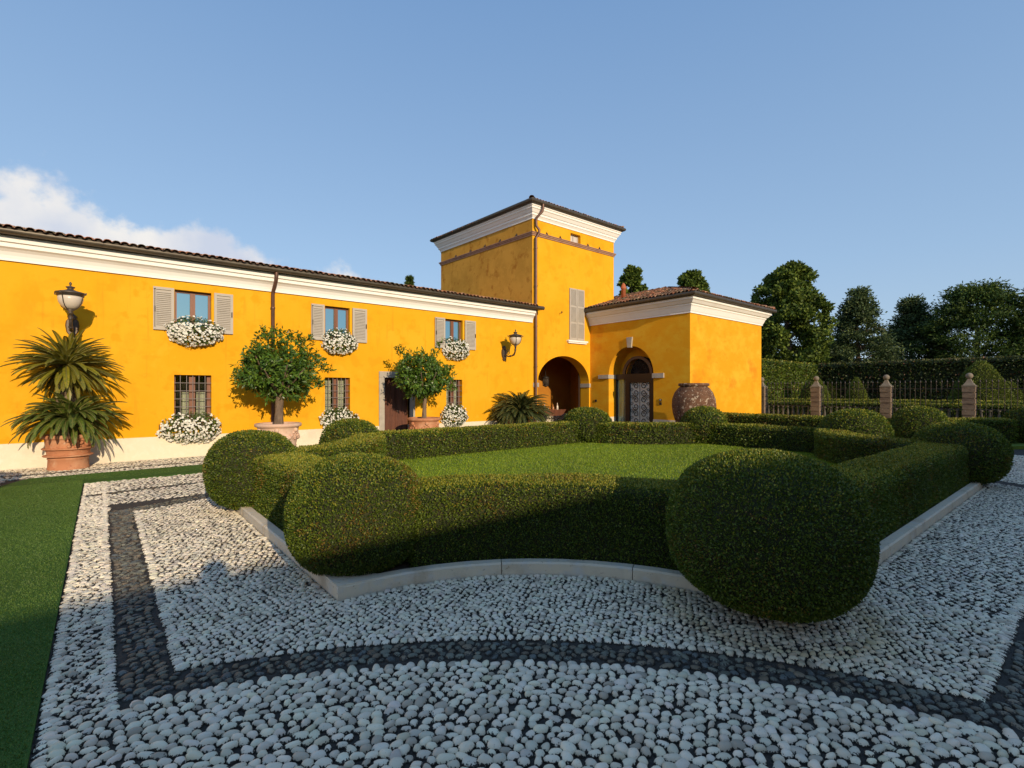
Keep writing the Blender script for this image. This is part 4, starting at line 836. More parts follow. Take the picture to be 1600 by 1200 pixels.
# ================================================================ WALL LAMPS
def lamp(x, y, zf, label, zp, k_=.90):
    """x of the bracket, y of the lantern, zf finial top, zp plate centre"""
    t = thing('wall_lantern', (x, YW, zp), label, 'lamp', 'bronze wall lanterns of the farmhouse')
    c = (x, y, zf); g = MB()
    g.lathe(c, [(r_ * k_, z_) for r_, z_ in [(.004, 0), (.022, -.02), (.028, -.045), (.015, -.07), (.018, -.085), (.06, -.10), (.085, -.105), (.085, -.12), (.055, -.14), (.06, -.16), (.12, -.185), (.20, -.205), (.275, -.225), (.28, -.25), (.25, -.26), (.245, -.30), (.235, -.305)]], 28); g.build('lamp_cap', M['bronze'], t)
    g = MB(); g.lathe(c, [(r_ * k_, z_) for r_, z_ in [(.225, -.30), (.232, -.36), (.215, -.43), (.175, -.50), (.12, -.55), (.06, -.575)]], 28); g.build('globe', M['opal'], t)
    g = MB()
    for k in range(4):
        a = PI / 4 + k * PI / 2 + .25; pr = [(.285, -.245), (.30, -.27), (.27, -.28), (.245, -.36), (.225, -.44), (.18, -.515), (.12, -.565), (.05, -.59)]
        g.tube([(x + k_ * r * math.cos(a), y + k_ * r * math.sin(a), zf + z) for r, z in pr], .010, 6)
        g.tube([(x + .256 * math.cos(a), y + .256 * math.sin(a), zf - .25), (x + .295 * math.cos(a), y + .295 * math.sin(a), zf - .235), (x + .29 * math.cos(a), y + .29 * math.sin(a), zf - .27)], .011, 6)
    g.lathe(c, [(.06, -.57), (.075, -.59), (.03, -.62), (.055, -.645), (.03, -.66), (.03, -.70)], 16); g.build('cage', M['bronze'], t)
    g = MB(); z1 = zf - .70; n = 18; pts = []
    pts += [(x, y, z1), (x, y + .01, z1 - .10), (x, y + .06, z1 - .20), (x, y + .16, z1 - .26), (x, (y + YW) / 2 + .05, z1 - .28), (x, YW - .10, z1 - .22), (x, YW - .03, z1 - .20)]
    g.tube(pts, [.03, .028, .03, .026, .024, .028, .03], 8)
    for (yy, zz) in ((y + .01, z1 - .06), (y + .10, z1 - .23), (y + .30, z1 - .27)): g.ball((x, yy, zz), .042, 8, 5)
    cy_, cz_ = YW - .26, z1 - .12
    g.tube([(x, cy_ + .14 * (1 - .7 * i / n) * math.cos(-PI / 2 + 1.5 * 2 * PI * i / n), cz_ + .14 * (1 - .7 * i / n) * math.sin(-PI / 2 + 1.5 * 2 * PI * i / n)) for i in range(n + 1)], .014, 6)
    g.build('bracket_arm', M['bronze'], t)
    g = MB(); zc = z1 - .13
    g.lathe((0, 0, 0), [(.02, 0)] * 2, 4) if False else None
    pr = [(-.30, .03), (-.26, .07), (-.20, .06), (-.14, .10), (0, .12), (.10, .11), (.16, .07), (.20, .09), (.24, .05), (.27, .02)]
    for (q0, w0), (q1, w1) in zip(pr[:-1], pr[1:]): g.add([(x - w0, YW - .002, zc + q0), (x + w0, YW - .002, zc + q0), (x + w1, YW - .002, zc + q1), (x - w1, YW - .002, zc + q1), (x - w0 * .8, YW - .06, zc + q0), (x + w0 * .8, YW - .06, zc + q0), (x + w1 * .8, YW - .06, zc + q1), (x - w1 * .8, YW - .06, zc + q1)], [(4, 5, 6, 7), (0, 4, 7, 3), (1, 2, 6, 5), (0, 1, 5, 4), (3, 7, 6, 2)])
    g.ball((x, YW - .06, zc + .16), .05, 8, 5); g.ball((x, YW - .06, zc - .2), .045, 8, 5)
    g.build('wall_plate', M['bronze'], t)
lamp(-.50, 13.80, 3.92, 'bronze wall lantern with opal globe above the tall double cycad at the left', 3.1)
lamp(11.72, 13.97, 3.92, 'bronze wall lantern on a scrolled arm near the tower corner', 3.1)
# hanging lantern in the loggia
t = thing('hanging_lantern', (15.55, 16.4, 2.1), 'dark lantern hanging inside the tower archway', 'lamp'); c = (15.55, 16.4, 2.35)
g = MB(); g.lathe(c, [(.02, 0), (.12, -.05), (.17, -.08), (.17, -.11), (.05, -.12)], 12); g.lathe(c, [(.05, -.42), (.14, -.43), (.14, -.46), (.02, -.52)], 12)
for k in range(6): a = k * PI / 3; g.tube([(c[0] + .15 * math.cos(a), c[1] + .15 * math.sin(a), c[2] - .1), (c[0] + .13 * math.cos(a), c[1] + .13 * math.sin(a), c[2] - .44)], .012, 5)
g.build('frame', M['iron'], t); g = MB(); g.lathe(c, [(.12, -.12), (.13, -.25), (.11, -.42)], 12); g.build('glass', mat('smoked_glass', (.06, .05, .04), .15), t); g = MB(); g.tube([(c[0], c[1], c[2]), (c[0], c[1], 3.6)], .01, 5); g.build('chain', M['iron'], t)

# ================================================================ FLOWER BOXES
def flowerbox(x, z, hwid, hh, dep, nfl, label, seed):
    rs = np.random.default_rng(seed); t = thing('flower_box', (x, YW, z - .05), label, 'flower box', 'flower boxes with white petunias on the farmhouse wall')
    g = MB(); g.box(x - hwid * .62, x + hwid * .62, YW - .24, YW - .055, z + .0, z + .12); g.build('planter', M['soil'], t)
    g = MB()
    for s in (-.5, .5): g = MB(); g.tube([(x + s * hwid, YW - .005, z + .12), (x + s * hwid, YW - .05, z - .0), (x + s * hwid, YW - .25, z + .01), (x + s * hwid, YW - .26, z + .08)], .01, 6); g.build('bracket', M['iron'], t)
    for s in (-1.05, 1.05): g = MB(); g.tube([(x + s * hwid, YW, z + .1), (x + s * hwid, YW - .05, z + .08), (x + s * hwid, YW - .04, z - .02)], .009, 5); g.build('hook', M['iron'], t)
    def surf(n, k=1.0):
        v = unit(rs.normal(size=(n, 3))); v[:, 1] = -np.abs(v[:, 1]); lump = 1 + .13 * snoise(v * 1.0, 4, seed) + .09 * snoise(v, 9, seed + 5)
        P = np.stack([x + v[:, 0] * hwid * k * lump, YW - .03 + v[:, 1] * dep * k * lump, z + v[:, 2] * hh * k * lump - .02 * v[:, 0] ** 2], -1)
        return P, unit(v / np.array([hwid, dep, hh]))
    n = 2600; P, Nn = surf(n); P -= Nn * (rs.random((n, 1)) * .14)
    A = unit(Nn * .5 + rs.normal(size=(n, 3)) * .7 + [0, 0, -.2]); c = np.where(rs.random((n, 1)) < .6, [.07, .12, .02], [.12, .17, .03]) * (.6 + .7 * rs.random((n, 1)))
    leaves('foliage', P, A, unit(Nn + rs.normal(size=(n, 3)) * .5), rs.uniform(.035, .06, n), .026, c, M['leaf'], t)
    # flowers: shallow six-lobed funnels
    P, Nn = surf(nfl, 1.03); P = P + rs.normal(size=P.shape) * .012; m = 6; th = np.arange(m) * 2 * np.pi / m
    keep = ~((Nn[:, 2] > .55) & (rs.random(nfl) < .75)); P, Nn = P[keep], Nn[keep]; nf = len(P)
    Nn = unit(Nn * .8 + rs.normal(size=(nf, 3)) * .35 + [0, -.15, .1]); a = unit(np.cross(Nn, rs.normal(size=(nf, 3)))); b = np.cross(Nn, a); r = rs.uniform(.022, .034, nf)[:, None, None]
    ring = P[:, None] + r * (np.cos(th)[None, :, None] * a[:, None] + np.sin(th)[None, :, None] * b[:, None]) * np.where(np.arange(m) % 2, 1.0, .86)[None, :, None]
    cen = (P - Nn * .013)[:, None]; V = np.concatenate([ring, cen], 1); mm = m + 1
    Fq = np.array([(0, 1, 2, 6), (2, 3, 4, 6), (4, 5, 0, 6)])[None] + (np.arange(nf) * mm)[:, None, None]
    cc = np.ones((nf, mm, 3)) * np.array([.86, .85, .80]); cc *= (.9 + .14 * rs.random((nf, 1, 1))); cc[:, -1] = (.62, .62, .35)
    np_mesh('blossoms', V.reshape(-1, 3), Fq.reshape(-1, 4), 4, M['petal'], t, cc.reshape(-1, 3))
flowerbox(1.80, 3.13, .60, .36, .34, 620, 'widest upper flower box with white petunias, under the left upstairs window', 1)
flowerbox(5.43, 3.12, .50, .38, .34, 520, 'upper flower box with white petunias under the middle upstairs window', 2)
flowerbox(9.52, 3.12, .50, .38, .34, 500, 'upper flower box with white petunias under the upstairs window nearest the tower', 3)
flowerbox(1.72, .74, .62, .38, .34, 640, 'lower flower box of white petunias below the left barred window', 4)
flowerbox(5.42, .80, .53, .38, .34, 460, 'lower flower box of white petunias half hidden behind a box ball', 5)
flowerbox(9.45, .80, .50, .40, .34, 500, 'lower flower box of white petunias between the citrus pot and the dark cycad', 6)

# ================================================================ POTS AND POTTED PLANTS
def pot(t, x, y, r, h, m, bands=True, swag=True, lip=.1, waist=.72):
    g = MB(); pr = [(r * waist, 0), (r * (waist + .02), .03), (r * waist, .05), (r * .82, h * .3), (r * .86, h * .32), (r * .83, h * .35), (r * .90, h * .55), (r * .94, h * .58), (r * .91, h * .61), (r * .95, h * .85), (r * .98, h * .88), (r * 1.08, h * .90), (r * 1.1, h * .94), (r * 1.08, h * .99), (r * 1.0, h), (r * .92, h * .98), (r * .9, h * .9), (r * .3, h * .88)]
    g.lathe((x, y, 0), pr, 40); p = g.build('pot', m, t)
    if swag:
        s = MB(); k = 6
        for i in range(k):
            a0 = 2 * PI * i / k + .2
            for j in range(9):
                u = j / 8; a = a0 + u * 2 * PI / k; z = h * (.82 - .26 * math.sin(PI * u)); rr_ = r * (.94 - .03 * math.sin(PI * u)); s.ball((x + rr_ * math.cos(a), y + rr_ * math.sin(a), z), .028 + .028 * math.sin(PI * u), 7, 4)
            s.ball((x + r * .95 * math.cos(a0), y + r * .95 * math.sin(a0), h * .80), .06, 8, 5)
            for dz in (.66, .6, .54): s.ball((x + r * .92 * math.cos(a0), y + r * .92 * math.sin(a0), h * dz), .03, 6, 4)
        s.build('garland_relief', m, p)
    s = MB(); s.lathe((x, y, h * .86), [(r * .9, 0), (r * .9, .015), (.02, .02)], 30); s.build('soil', M['soil'], t)
    return p
def frond_set(x, y, z, n, L, el0, el1, seed, droop=.9, lw=.14, dark=1.0, az0=0, az1=2 * PI, name='fronds', parent=None, ymax=None, gold=0):
    rs = random.Random(seed); Vs = []; Cs = []; rach = MB()
    for i in range(n):
        az = az0 + (az1 - az0) * ((i * .618034) % 1) + rs.uniform(-.1, .1); el = el0 + (el1 - el0) * rs.random(); ln = L * rs.uniform(.8, 1.08)
        p = Vector((x + .05 * math.cos(az), y + .05 * math.sin(az), z)); pts = [p.copy()]; e = el; k = 22; tw = rs.uniform(-.5, .5)
        dd = droop * rs.uniform(.7, 1.2)
        for j in range(k):
            d = Vector((math.cos(az) * math.cos(e), math.sin(az) * math.cos(e), math.sin(e))); p = p + d * ln / k
            if ymax and p.y > ymax: p.y = ymax
            pts.append(p.copy()); e -= dd / k * (1 + j / k); az += .01 * tw
        rach.tube(pts[::2], [.011 * (1 - .7 * q / len(pts[::2])) for q in range(len(pts[::2]))], 4, cap=False)
        c0 = rs.uniform(.75, 1.25) * dark
        for j in range(2, 46):
            u = j / 46; f = u * k; a = int(f); b = pts[a].lerp(pts[min(a + 1, k)], f - a); t = (pts[min(a + 1, k)] - pts[a]).normalized()
            s = t.cross(Vector((0, 0, 1))); s = s.normalized() if s.length > .05 else Vector((1, 0, 0)); up = s.cross(t)
            w = lw * (math.sin(PI * min(1, u * .90 + .12)) ** .55)
            for sg in (-1, 1):
                tipv = b + (s * sg * .70 + t * .74 + up * .26) * w; th = t * .0105
                Vs += [tuple(b - th), tuple(b.lerp(tipv, .6) - t * .010), tuple(tipv), tuple(b.lerp(tipv, .4) + t * .016)]
                cc = ((.085 + .07 * gold) * c0, (.125 + .03 * gold) * c0, .022) if rs.random() < .7 else ((.14 + .08 * gold) * c0, (.16 + .02 * gold) * c0, .03); Cs += [cc] * 4
    Vn = np.array(Vs); Fc = np.arange(len(Vn)).reshape(-1, 4)
    if ymax: Vn[:, 1] = np.minimum(Vn[:, 1], ymax + .02 + 0.02 * rng.random(len(Vn)))
    o = np_mesh(name, Vn, Fc, 4, M['gloss_leaf'], parent, np.array(Cs)); r_ = rach.build('leaf_ribs', mat('frond_rib', (.20, .19, .05), .6), o); return o
t = thing('potted_cycad', (-.54, 14.08, 0), 'tall potted cycad with two tiers of fronds under the left lantern', 'potted plant')
pot(t, -.54, 14.08, .40, .74, M['terra'], swag=False, waist=.84); g = MB()
for zz, rq in ((.28, .40), (.43, .415)): g.lathe((-.54, 14.08, zz), [(rq - .04, 0), (rq, .005), (rq + .015, .02), (rq, .035), (rq - .04, .04)], 40)
g.build('ring_moulding', M['terra'], t)
g = MB()
for k in range(40): a = -PI / 2 + .45 + .5 * math.sin(k * 1.7) * .9; g.ball((-.54 + .39 * math.cos(a), 14.08 + .39 * math.sin(a), .57 + .07 * math.sin(k * 2.3)), .022 + .012 * math.sin(k), 6, 4)
g.build('garland_relief', M['terra'], t)
g = MB(); pts = [(-.54, 14.08, .7), (-.55, 14.1, 1.2), (-.56, 14.1, 1.75), (-.57, 14.1, 2.22)]; g.tube(pts, [.17, .16, .14, .12], 12)
for k in range(150): a = k * 2.4; z = .78 + k * .0095; g.tube([(-.55 + .14 * math.cos(a), 14.1 + .14 * math.sin(a), z), (-.55 + .20 * math.cos(a), 14.1 + .20 * math.sin(a), z + .06)], [.03, .012], 4)
g.build('trunk', M['bark'], t)
frond_set(-.57, 14.0, 2.24, 52, .84, R(25), R(80), 21, droop=.65, lw=.092, dark=1.15, parent=t, ymax=14.6, gold=1)
frond_set(-.57, 14.0, 2.20, 66, .96, R(-22), R(28), 24, droop=.55, lw=.095, dark=1.25, parent=t, ymax=14.6, gold=1)
frond_set(-.57, 14.0, 2.16, 40, .76, R(-60), R(-20), 27, droop=.4, lw=.09, dark=1.25, parent=t, ymax=14.6, gold=1)
frond_set(-.54, 13.95, 1.05, 66, .90, R(15), R(75), 22, droop=.95, lw=.10, dark=1.1, parent=t, ymax=14.6)
frond_set(-.54, 13.95, 1.05, 60, .96, R(-15), R(30), 23, droop=.9, lw=.10, dark=1.1, parent=t, ymax=14.6)
frond_set(-.35, 13.9, 1.15, 26, .85, R(5), R(60), 26, droop=.9, lw=.12, parent=t, ymax=14.6)
t = thing('potted_cycad', (11.85, 13.80, 0), 'low spreading dark cycad in a red terracotta pot beside the tower archway', 'potted plant')
pot(t, 11.85, 13.80, .44, .62, M['terra_red'])
g = MB(); g.tube([(11.85, 13.8, .55), (11.85, 13.8, .85)], [.2, .16], 12); g.build('trunk', M['bark'], t)
frond_set(11.85, 13.8, .84, 120, 1.22, R(12), R(80), 31, droop=.95, lw=.15, dark=.58, parent=t, ymax=14.6)
frond_set(11.85, 13.8, .80, 90, 1.2, R(-5), R(38), 32, droop=.85, lw=.15, dark=.58, parent=t, ymax=14.6)
def citrus(x, y, r, h, potm, cz, cr, ch, label, seed, nl=4200, pr=.5, trunk=.09, spk=()):
    rs = np.random.default_rng(seed); rd = random.Random(seed); t = thing('potted_tree', (x, y, 0), label, 'potted tree', 'leafy standard trees in terracotta pots')
    pot(t, x, y, r, h, potm, swag=True)
    g = MB(); zt = cz - ch * .62; base = (x, y, h * .85); top = (x + .03, y, zt)
    g.tube([base, (x + .02, y, (base[2] + zt) / 2), top], [trunk * 1.15, trunk * .85, trunk * .95], 10)
    tips = []; 
    for k in range(11):
        a = 2 * PI * k / 11 + rd.uniform(-.2, .2); e = rd.uniform(.15, 1.2); L_ = rd.uniform(.55, .9)
        m_ = (x + cr * .45 * math.cos(a) * math.cos(e), y + cr * .45 * math.sin(a) * math.cos(e), zt + ch * .3 * L_ + .3 * math.sin(e)); q = (x + cr * .8 * math.cos(a) * math.cos(e), y + cr * .8 * math.sin(a) * math.cos(e), cz + ch * .8 * math.sin(e) - .1)
        g.tube([top, m_, q], [trunk * .55, trunk * .3, .012], 6); tips.append(q)
    g.build('trunk', M['bark'], t)
    # shoots: each a short twig with leaves around it
    ns = nl // 7; d = unit(rs.normal(size=(ns, 3))); d[:, 2] = d[:, 2] * .9 + .08; d = unit(d); lump = .78 + .26 * snoise(d, 3.2, seed) + .14 * snoise(d, 8, seed + 1) + .20 * rs.random(ns) ** 2
    lump *= np.where(d[:, 2] < -.35, .75, 1)
    C = np.stack([x + d[:, 0] * cr * lump * .93, y + d[:, 1] * cr * .62 * lump, cz + d[:, 2] * ch * lump], -1)
    for (dx, dz, k) in spk:
        e_ = C[rs.integers(0, ns, k)] * 0 + [x, y, cz]; tt = .72 + .5 * rs.random((k, 1)); C = np.concatenate([C, e_ + np.array([dx, 0, dz]) * tt + rs.normal(size=(k, 3)) * .05]); d = np.concatenate([d, np.tile(unit(np.array([[dx, 0, dz]])), (k, 1))])
    C[:, 1] = np.minimum(C[:, 1], YW - .15); ns = len(C)
    inner = rs.random(ns) < .35; C[inner] = np.array([x, y, cz]) + (C[inner] - [x, y, cz]) * .68
    A0 = unit(d * .7 + rs.normal(size=(ns, 3)) * .5 + [0, 0, .15]); k = 11
    s_ = np.linspace(-.02, .14, k)[None, :, None]; P = (C[:, None] + A0[:, None] * s_).reshape(-1, 3); ax = unit(rs.normal(size=(ns * k, 3)) * .8 + np.repeat(A0, k, 0) * .6 + [0, 0, -.15])
    c = np.where(rs.random((ns * k, 1)) < .55, [.055, .12, .014], [.11, .19, .022]) * (.6 + .8 * rs.random((ns * k, 1)))
    nrm = unit(rs.normal(size=(ns * k, 3)) * .7 + np.repeat(d, k, 0) + [0, 0, .5])
    leaves('crown', P, ax, nrm, rs.uniform(.09, .145, ns * k), rs.uniform(.034, .05, ns * k), c, M['gloss_leaf'], t, fold=.12)
citrus(3.46, 13.5, .50, .84, M['terra_pale'], 2.12, 1.10, .86, 'glossy leafy tree in a pale terracotta pot before the brown downpipe', 41, nl=6200, trunk=.11, spk=((1.02, .12, 12), (.85, .45, 10), (-.85, .2, 10)))
citrus(7.62, 13.45, .46, .84, M['terra'], 2.02, 1.0, .74, 'rounded leafy tree in an orange terracotta pot in front of the walnut door', 42, nl=5200, trunk=.07, spk=((.95, .35, 14), (.45, 1.0, 14), (-.75, .75, 14)))
# giant jar
t = thing('terracotta_jar', (15.62, 9.12, 0), 'giant old lichen-spotted terracotta oil jar beside the pavilion corner', 'jar')
g = MB(); g.lathe((15.62, 9.12, 0), [(.30, 0), (.33, .03), (.45, .28), (.60, .60), (.69, .90), (.72, 1.15), (.70, 1.38), (.62, 1.60), (.52, 1.73), (.455, 1.79), (.44, 1.82)], 48, wob=.008); jb = g.build('body', M['jar'], t)
g = MB(); g.lathe((15.62, 9.12, 0), [(.44, 1.815), (.49, 1.82), (.505, 1.85), (.50, 1.90), (.47, 1.915), (.42, 1.91), (.40, 1.85), (.38, 1.6), (.05, 1.5)], 48, wob=.008); g.build('rim', M['jar'], t)
# cart in the loggia
t = thing('wooden_cart', (15.6, 16.2, 0), 'dark wooden serving cart with spoked wheels inside the tower archway', 'cart'); x, y = 15.55, 16.1
g = MB(); pr = [(.22, .55), (.62, .62), (.75, .86), (.72, .88), (.60, .70), (.1, .66)]
ring = []; 
for (q, z) in [(.35, .55), (.55, .62), (.72, .82)]: ring.append([(x + q * sx, y + min(q, .3) * sy, z) for sx, sy in ((-1, -1), (1, -1), (1, 1), (-1, 1))])
for a, b in zip(ring[:-1], ring[1:]):
    for i in range(4): g.quad(a[i], a[(i + 1) % 4], b[(i + 1) % 4], b[i])
g.poly(ring[0][::-1]); g.poly([(p[0], p[1], p[2] - .06) for p in ring[2]]); g.build('tub', M['doorwood'], t)
g = MB(); g.tube([(x - .7, y, .42), (x + .7, y, .42)], .02, 6); g.tube([(x - .35, y, .42), (x - .3, y, .56)], .02, 6); g.tube([(x + .35, y, .42), (x + .3, y, .56)], .02, 6); g.tube([(x - .5, y, .14), (x + .5, y, .14)], .012, 6)
g.tube([(x + .22 + .14 * math.cos(i * .35), y, .30 + .10 * math.sin(i * .35)) for i in range(16)], .012, 5); g.tube([(x - .22 + .14 * math.cos(i * .35), y, .30 + .10 * math.sin(i * .35)) for i in range(16)], .012, 5); g.build('iron_frame', M['iron'], t)
for xx in (x - .68, x + .68):
    g = MB(); g.tube([(xx, y + .23 * math.cos(a_ * PI / 9), .25 + .23 * math.sin(a_ * PI / 9)) for a_ in range(19)], .025, 6); 
    for k in range(8): g.tube([(xx, y, .25), (xx, y + .22 * math.cos(k * PI / 4), .25 + .22 * math.sin(k * PI / 4))], .012, 5)
    g.tube([(xx - .05, y, .25), (xx + .05, y, .25)], .035, 8); g.build('wheel', M['iron'], t)
for i, (dx, cl, lb) in enumerate(((-.35, (.5, .5, .48), 'clear pale bottle at the left end of the cart'), (-.12, (.22, .10, .03), 'squat brown bottle in the middle of the cart'), (.18, (.42, .18, .06), 'amber bottle standing on the cart'), (.45, (.6, .52, .42), 'tallest pale bottle at the right end of the cart'))):
    g = MB(); s = 1.25 if i == 3 else (.8 if i == 1 else 1); g.lathe((x + dx, y, .77), [(.045, 0), (.05, .02), (.05, .15 * s), (.018, .20 * s), (.018, .27 * s), (.01, .275 * s)], 12); tag(g.build('bottle', mat('bottle_glass', cl, .2)), lb, 'bottle', 'bottles on the wooden cart')

# ================================================================ FENCE
FX = 23.0; PYS = [10.08, 7.86, 5.46, 3.12, .78]
plab = ['stone pier against the pavilion corner, first of the railing', 'second railing pier from the pavilion, before the shaded topiary cone', 'third railing pier, between the two long iron panels', 'fourth railing pier, left of the tallest topiary cone', 'fifth railing pier at the right edge']
for i, y in enumerate(PYS):
    t = thing('stone_pier', (FX, y, 0), plab[i], 'pier', 'stone piers with ball finials of the railing'); hp = 1.80
    g = MB(); w = .17
    for k in range(9): z0 = k * .2; g.box(FX - w + .010 * (k % 2), FX + w, y - w, y + w - .010 * (k % 2), z0 + .016, z0 + .184)
    g.box(FX - w + .022, FX + w - .022, y - w + .022, y + w - .022, 0, hp); g.build('shaft', M['brick'], t)
    g = MB(); g.box(FX - w - .01, FX + w + .01, y - w - .01, y + w + .01, hp, hp + .05)
    g.lathe((FX, y, hp + .05), [(.22, 0), (.20, .02), (.13, .09), (.08, .18), (.06, .22)], 4, sm=False, sq=True); cp = g.build('cap', M['capstone'], t)
    g = MB(); g.ball((FX, y, hp + .37), .105, 16, 10); g.build('ball_finial', M['capstone'], cp)
rl = ['railing panel between the pavilion and the second pier', 'railing panel between the second and third piers', 'railing panel between the third and fourth piers', 'railing panel right of the fourth pier']
for i in range(4):
    y0, y1 = PYS[i + 1] + .2, PYS[i] - .2; t = thing('iron_railing', (FX, (y0 + y1) / 2, 0), rl[i], 'railing', 'iron railing panels over a balustrade')
    g = MB(); g.box(FX - .12, FX + .12, y0, y1, 0, .45); g.build('base_wall', M['baluster'], t)
    n = 9; 
    for k in range(n):
        y = y0 + (y1 - y0) * (k + .5) / n; b = MB(); b.lathe((FX, y, .451), [(.06, 0), (.06, .04), (.03, .07), (.062, .22), (.045, .33), (.025, .48), (.05, .52), (.05, .55)], 10); b.build('baluster', M['baluster'], t)
    g = MB(); n = 13
    g.box(FX - .015, FX + .015, y0, y1, 1.01, 1.035); g.box(FX - .015, FX + .015, y0, y1, 1.72, 1.745)
    for k in range(n):
        y = y0 + (y1 - y0) * (k + .5) / n; g.tube([(FX - .02, y, .46), (FX - .02, y, 1.93)], .010, 5); g.lathe((FX - .02, y, 1.93), [(.008, 0), (.026, .02), (.022, .05), (.003, .13)], 6)
    g.build('iron_bars', M['iron'], t)

# ================================================================ GARDEN BEHIND
def cone(x, y, r, h, label, seed, z0=.0, p=1.7):
    t = thing('topiary_cone', (x, y, 0), label, 'topiary', 'clipped topiary cones beyond the railing'); pr = [(r * max(.04, 1 - (i / 12) ** p) ** .72, z0 + h * i / 12) for i in range(13)]
    shell_foliage(t, rev_rows(x, y, pr, 32), .075, seed, tips=.1, rust=.0, dens=1.6, pal=CONE, loose=.35)
def at(px, D): u = (px - 800) / F; return (D * (fw[0] + u * rt[0]), D * (fw[1] + u * rt[1]))
for (px, top, D, r, lb) in ((1273, 586, 30, 1.0, 'dark sided topiary cone behind the second pier'), (1301, 589, 34, .62, 'slim topiary cone just right of the second pier'), (1338, 590, 32, .75, 'topiary cone in the middle of the second railing panel'), (1377, 594, 36, .5, 'small topiary cone peeping left of the third pier'), (1441, 590, 31, .48, 'slim pale topiary cone behind the third railing panel'), (1532, 564, 26, 1.45, 'tallest topiary cone right of the fourth pier'), (1578, 596, 27, .62, 'low rounded topiary cone at the far right')):
    x, y = at(px, D); cone(x, y, r, H0 + (HY - top) * D / F, lb, int(px), p=1.7 if px != 1578 else 2.6)
hedge([(25.5, 11), (25.5, -3)], .3, 1.13, 'low clipped hedge line just behind the railing', 61, z0=0, group='clipped garden hedges beyond the railing', name='garden_hedge', rust=.02)
hedge([(28.2, 11.5), (28.2, 2)], .3, 1.22, 'second low clipped hedge line farther behind the railing', 62, z0=0, group='clipped garden hedges beyond the railing', name='garden_hedge', rust=.02)
def tallhedge(path, hw_, z1, label, seed, rust, pal=PAL):
    t = thing('tall_hedge', (path[0][0], path[0][1], 0), label, 'hedge', 'tall hedge walls closing the garden'); shell_foliage(t, path_rows(path, hw_, 0, z1, step=.5), .13, seed, tips=.12, rust=rust, dens=1.5, sunlit_top=.5, loose=.8, pal=pal)
tallhedge([(23.5, 13.7), (38.6, 13.7)], .6, 3.50, 'tall sunlit hedge wall right of the pavilion', 63, .06)
tallhedge([(39.0, 13.0), (39.0, -6)], .6, 3.50, 'tall dark hedge wall across the back of the garden', 64, .12, FAR_SHADE)

# ================================================================ TREES
def tree(name, px, D, top, wpx, style, label, seed, nl=13000, base=0, leaf=None, col=((.045, .075, .014), (.085, .115, .02)), ybot=None):
    rs = np.random.default_rng(seed); rd = random.Random(seed); x, y = at(px, D); h = H0 + (HY - top) * D / F; w = wpx * D / F / 2; leaf = leaf or D * .0058
    t = thing(name, (x, y, 0), label, 'tree', 'trees beyond the garden')
    g = MB(); zb = h * (.14 if style != 'dome' else .1)
    g.tube([(x, y, 0), (x + .1, y, h * .35), (x - .1, y + .1, h * .7), (x, y, h * .95)], [.028 * h, .02 * h, .011 * h, .02], 8)
    for k in range(16):
        a = rd.uniform(0, 2 * PI); z = h * rd.uniform(.2, .75); l_ = w * rd.uniform(.5, .9) * (1 - z / h * .6); g.tube([(x, y, z), (x + l_ * .5 * math.cos(a), y + l_ * .5 * math.sin(a), z + l_ * .35), (x + l_ * math.cos(a), y + l_ * math.sin(a), z + l_ * (.5 if style != 'fir' else .15))], [.008 * h, .005 * h, .01], 5)
    g.build('trunk', M['bark'], t)
    nl_ = 170 if style == 'oval' else 330; nl = int(nl * 1.7)
    q = rs.random(nl_); zt = zb + (h - zb) * (q ** .85)
    f = (zt - zb) / (h - zb)
    if style == 'oval': rad = w * np.clip(np.sin(np.pi * (f * .80 + .16)) ** .6, .12, 1)
    elif style == 'dome': rad = w * np.clip((1 - f ** 2.6), .05, 1) ** .5 * (.85 + .15 * np.sin(f * 3))
    else: rad = w * np.clip(1.0 - f, .02, 1) ** .9 * (.8 + .35 * rs.random(nl_))
    az = rs.random(nl_) * 2 * np.pi; ru = np.sqrt(rs.random(nl_)) * .75 + .22; lob = (w * .27 if style == 'oval' else w * .22) * (.6 + .7 * rs.random(nl_)) * (1 - (.45 if style != 'fir' else .86) * f)
    cx = x + np.cos(az) * np.maximum(0, rad * ru - lob * .3); cy = y + np.sin(az) * np.maximum(0, rad * ru - lob * .3); zt = np.minimum(zt, h - lob * .5)
    li = rs.integers(0, nl_, nl); v = unit(rs.normal(size=(nl, 3))); rr_ = lob[li] * (.55 + .5 * rs.random(nl) ** .6)
    flat = .8 if style == 'oval' else .42
    P = np.stack([cx[li] + v[:, 0] * rr_, cy[li] + v[:, 1] * rr_, zt[li] + v[:, 2] * rr_ * flat], -1)
    out = unit(np.stack([P[:, 0] - x, P[:, 1] - y, np.zeros(nl)], -1))
    if style != 'oval':
        sp = rs.random(nl) < .25; P[sp] += out[sp] * (rs.random((sp.sum(), 1)) * w * .16) + np.array([0, 0, 1]) * (rs.random((sp.sum(), 1)) * w * .10)
    A = unit(rs.normal(size=(nl, 3)) + out * (.6 if style == 'oval' else 1.2) + [0, 0, .3 if style == 'oval' else .35]); Nn = unit(v + rs.normal(size=(nl, 3)) * .6)
    c = np.where(rs.random((nl, 1)) < .6, col[0], col[1]) * (.6 + .8 * rs.random((nl, 1))) * (1 + .25 * snoise(P, 1.1, seed)[:, None])
    leaves('crown', P, A, Nn, leaf * (.8 + .7 * rs.random(nl)), leaf * (.7 if style == 'oval' else .42), c, M['treeleaf'], t)
lime = ((.062, .10, .014), (.13, .175, .024)); firc = ((.05, .08, .03), (.10, .135, .045)); dk = ((.040, .072, .014), (.085, .125, .020))
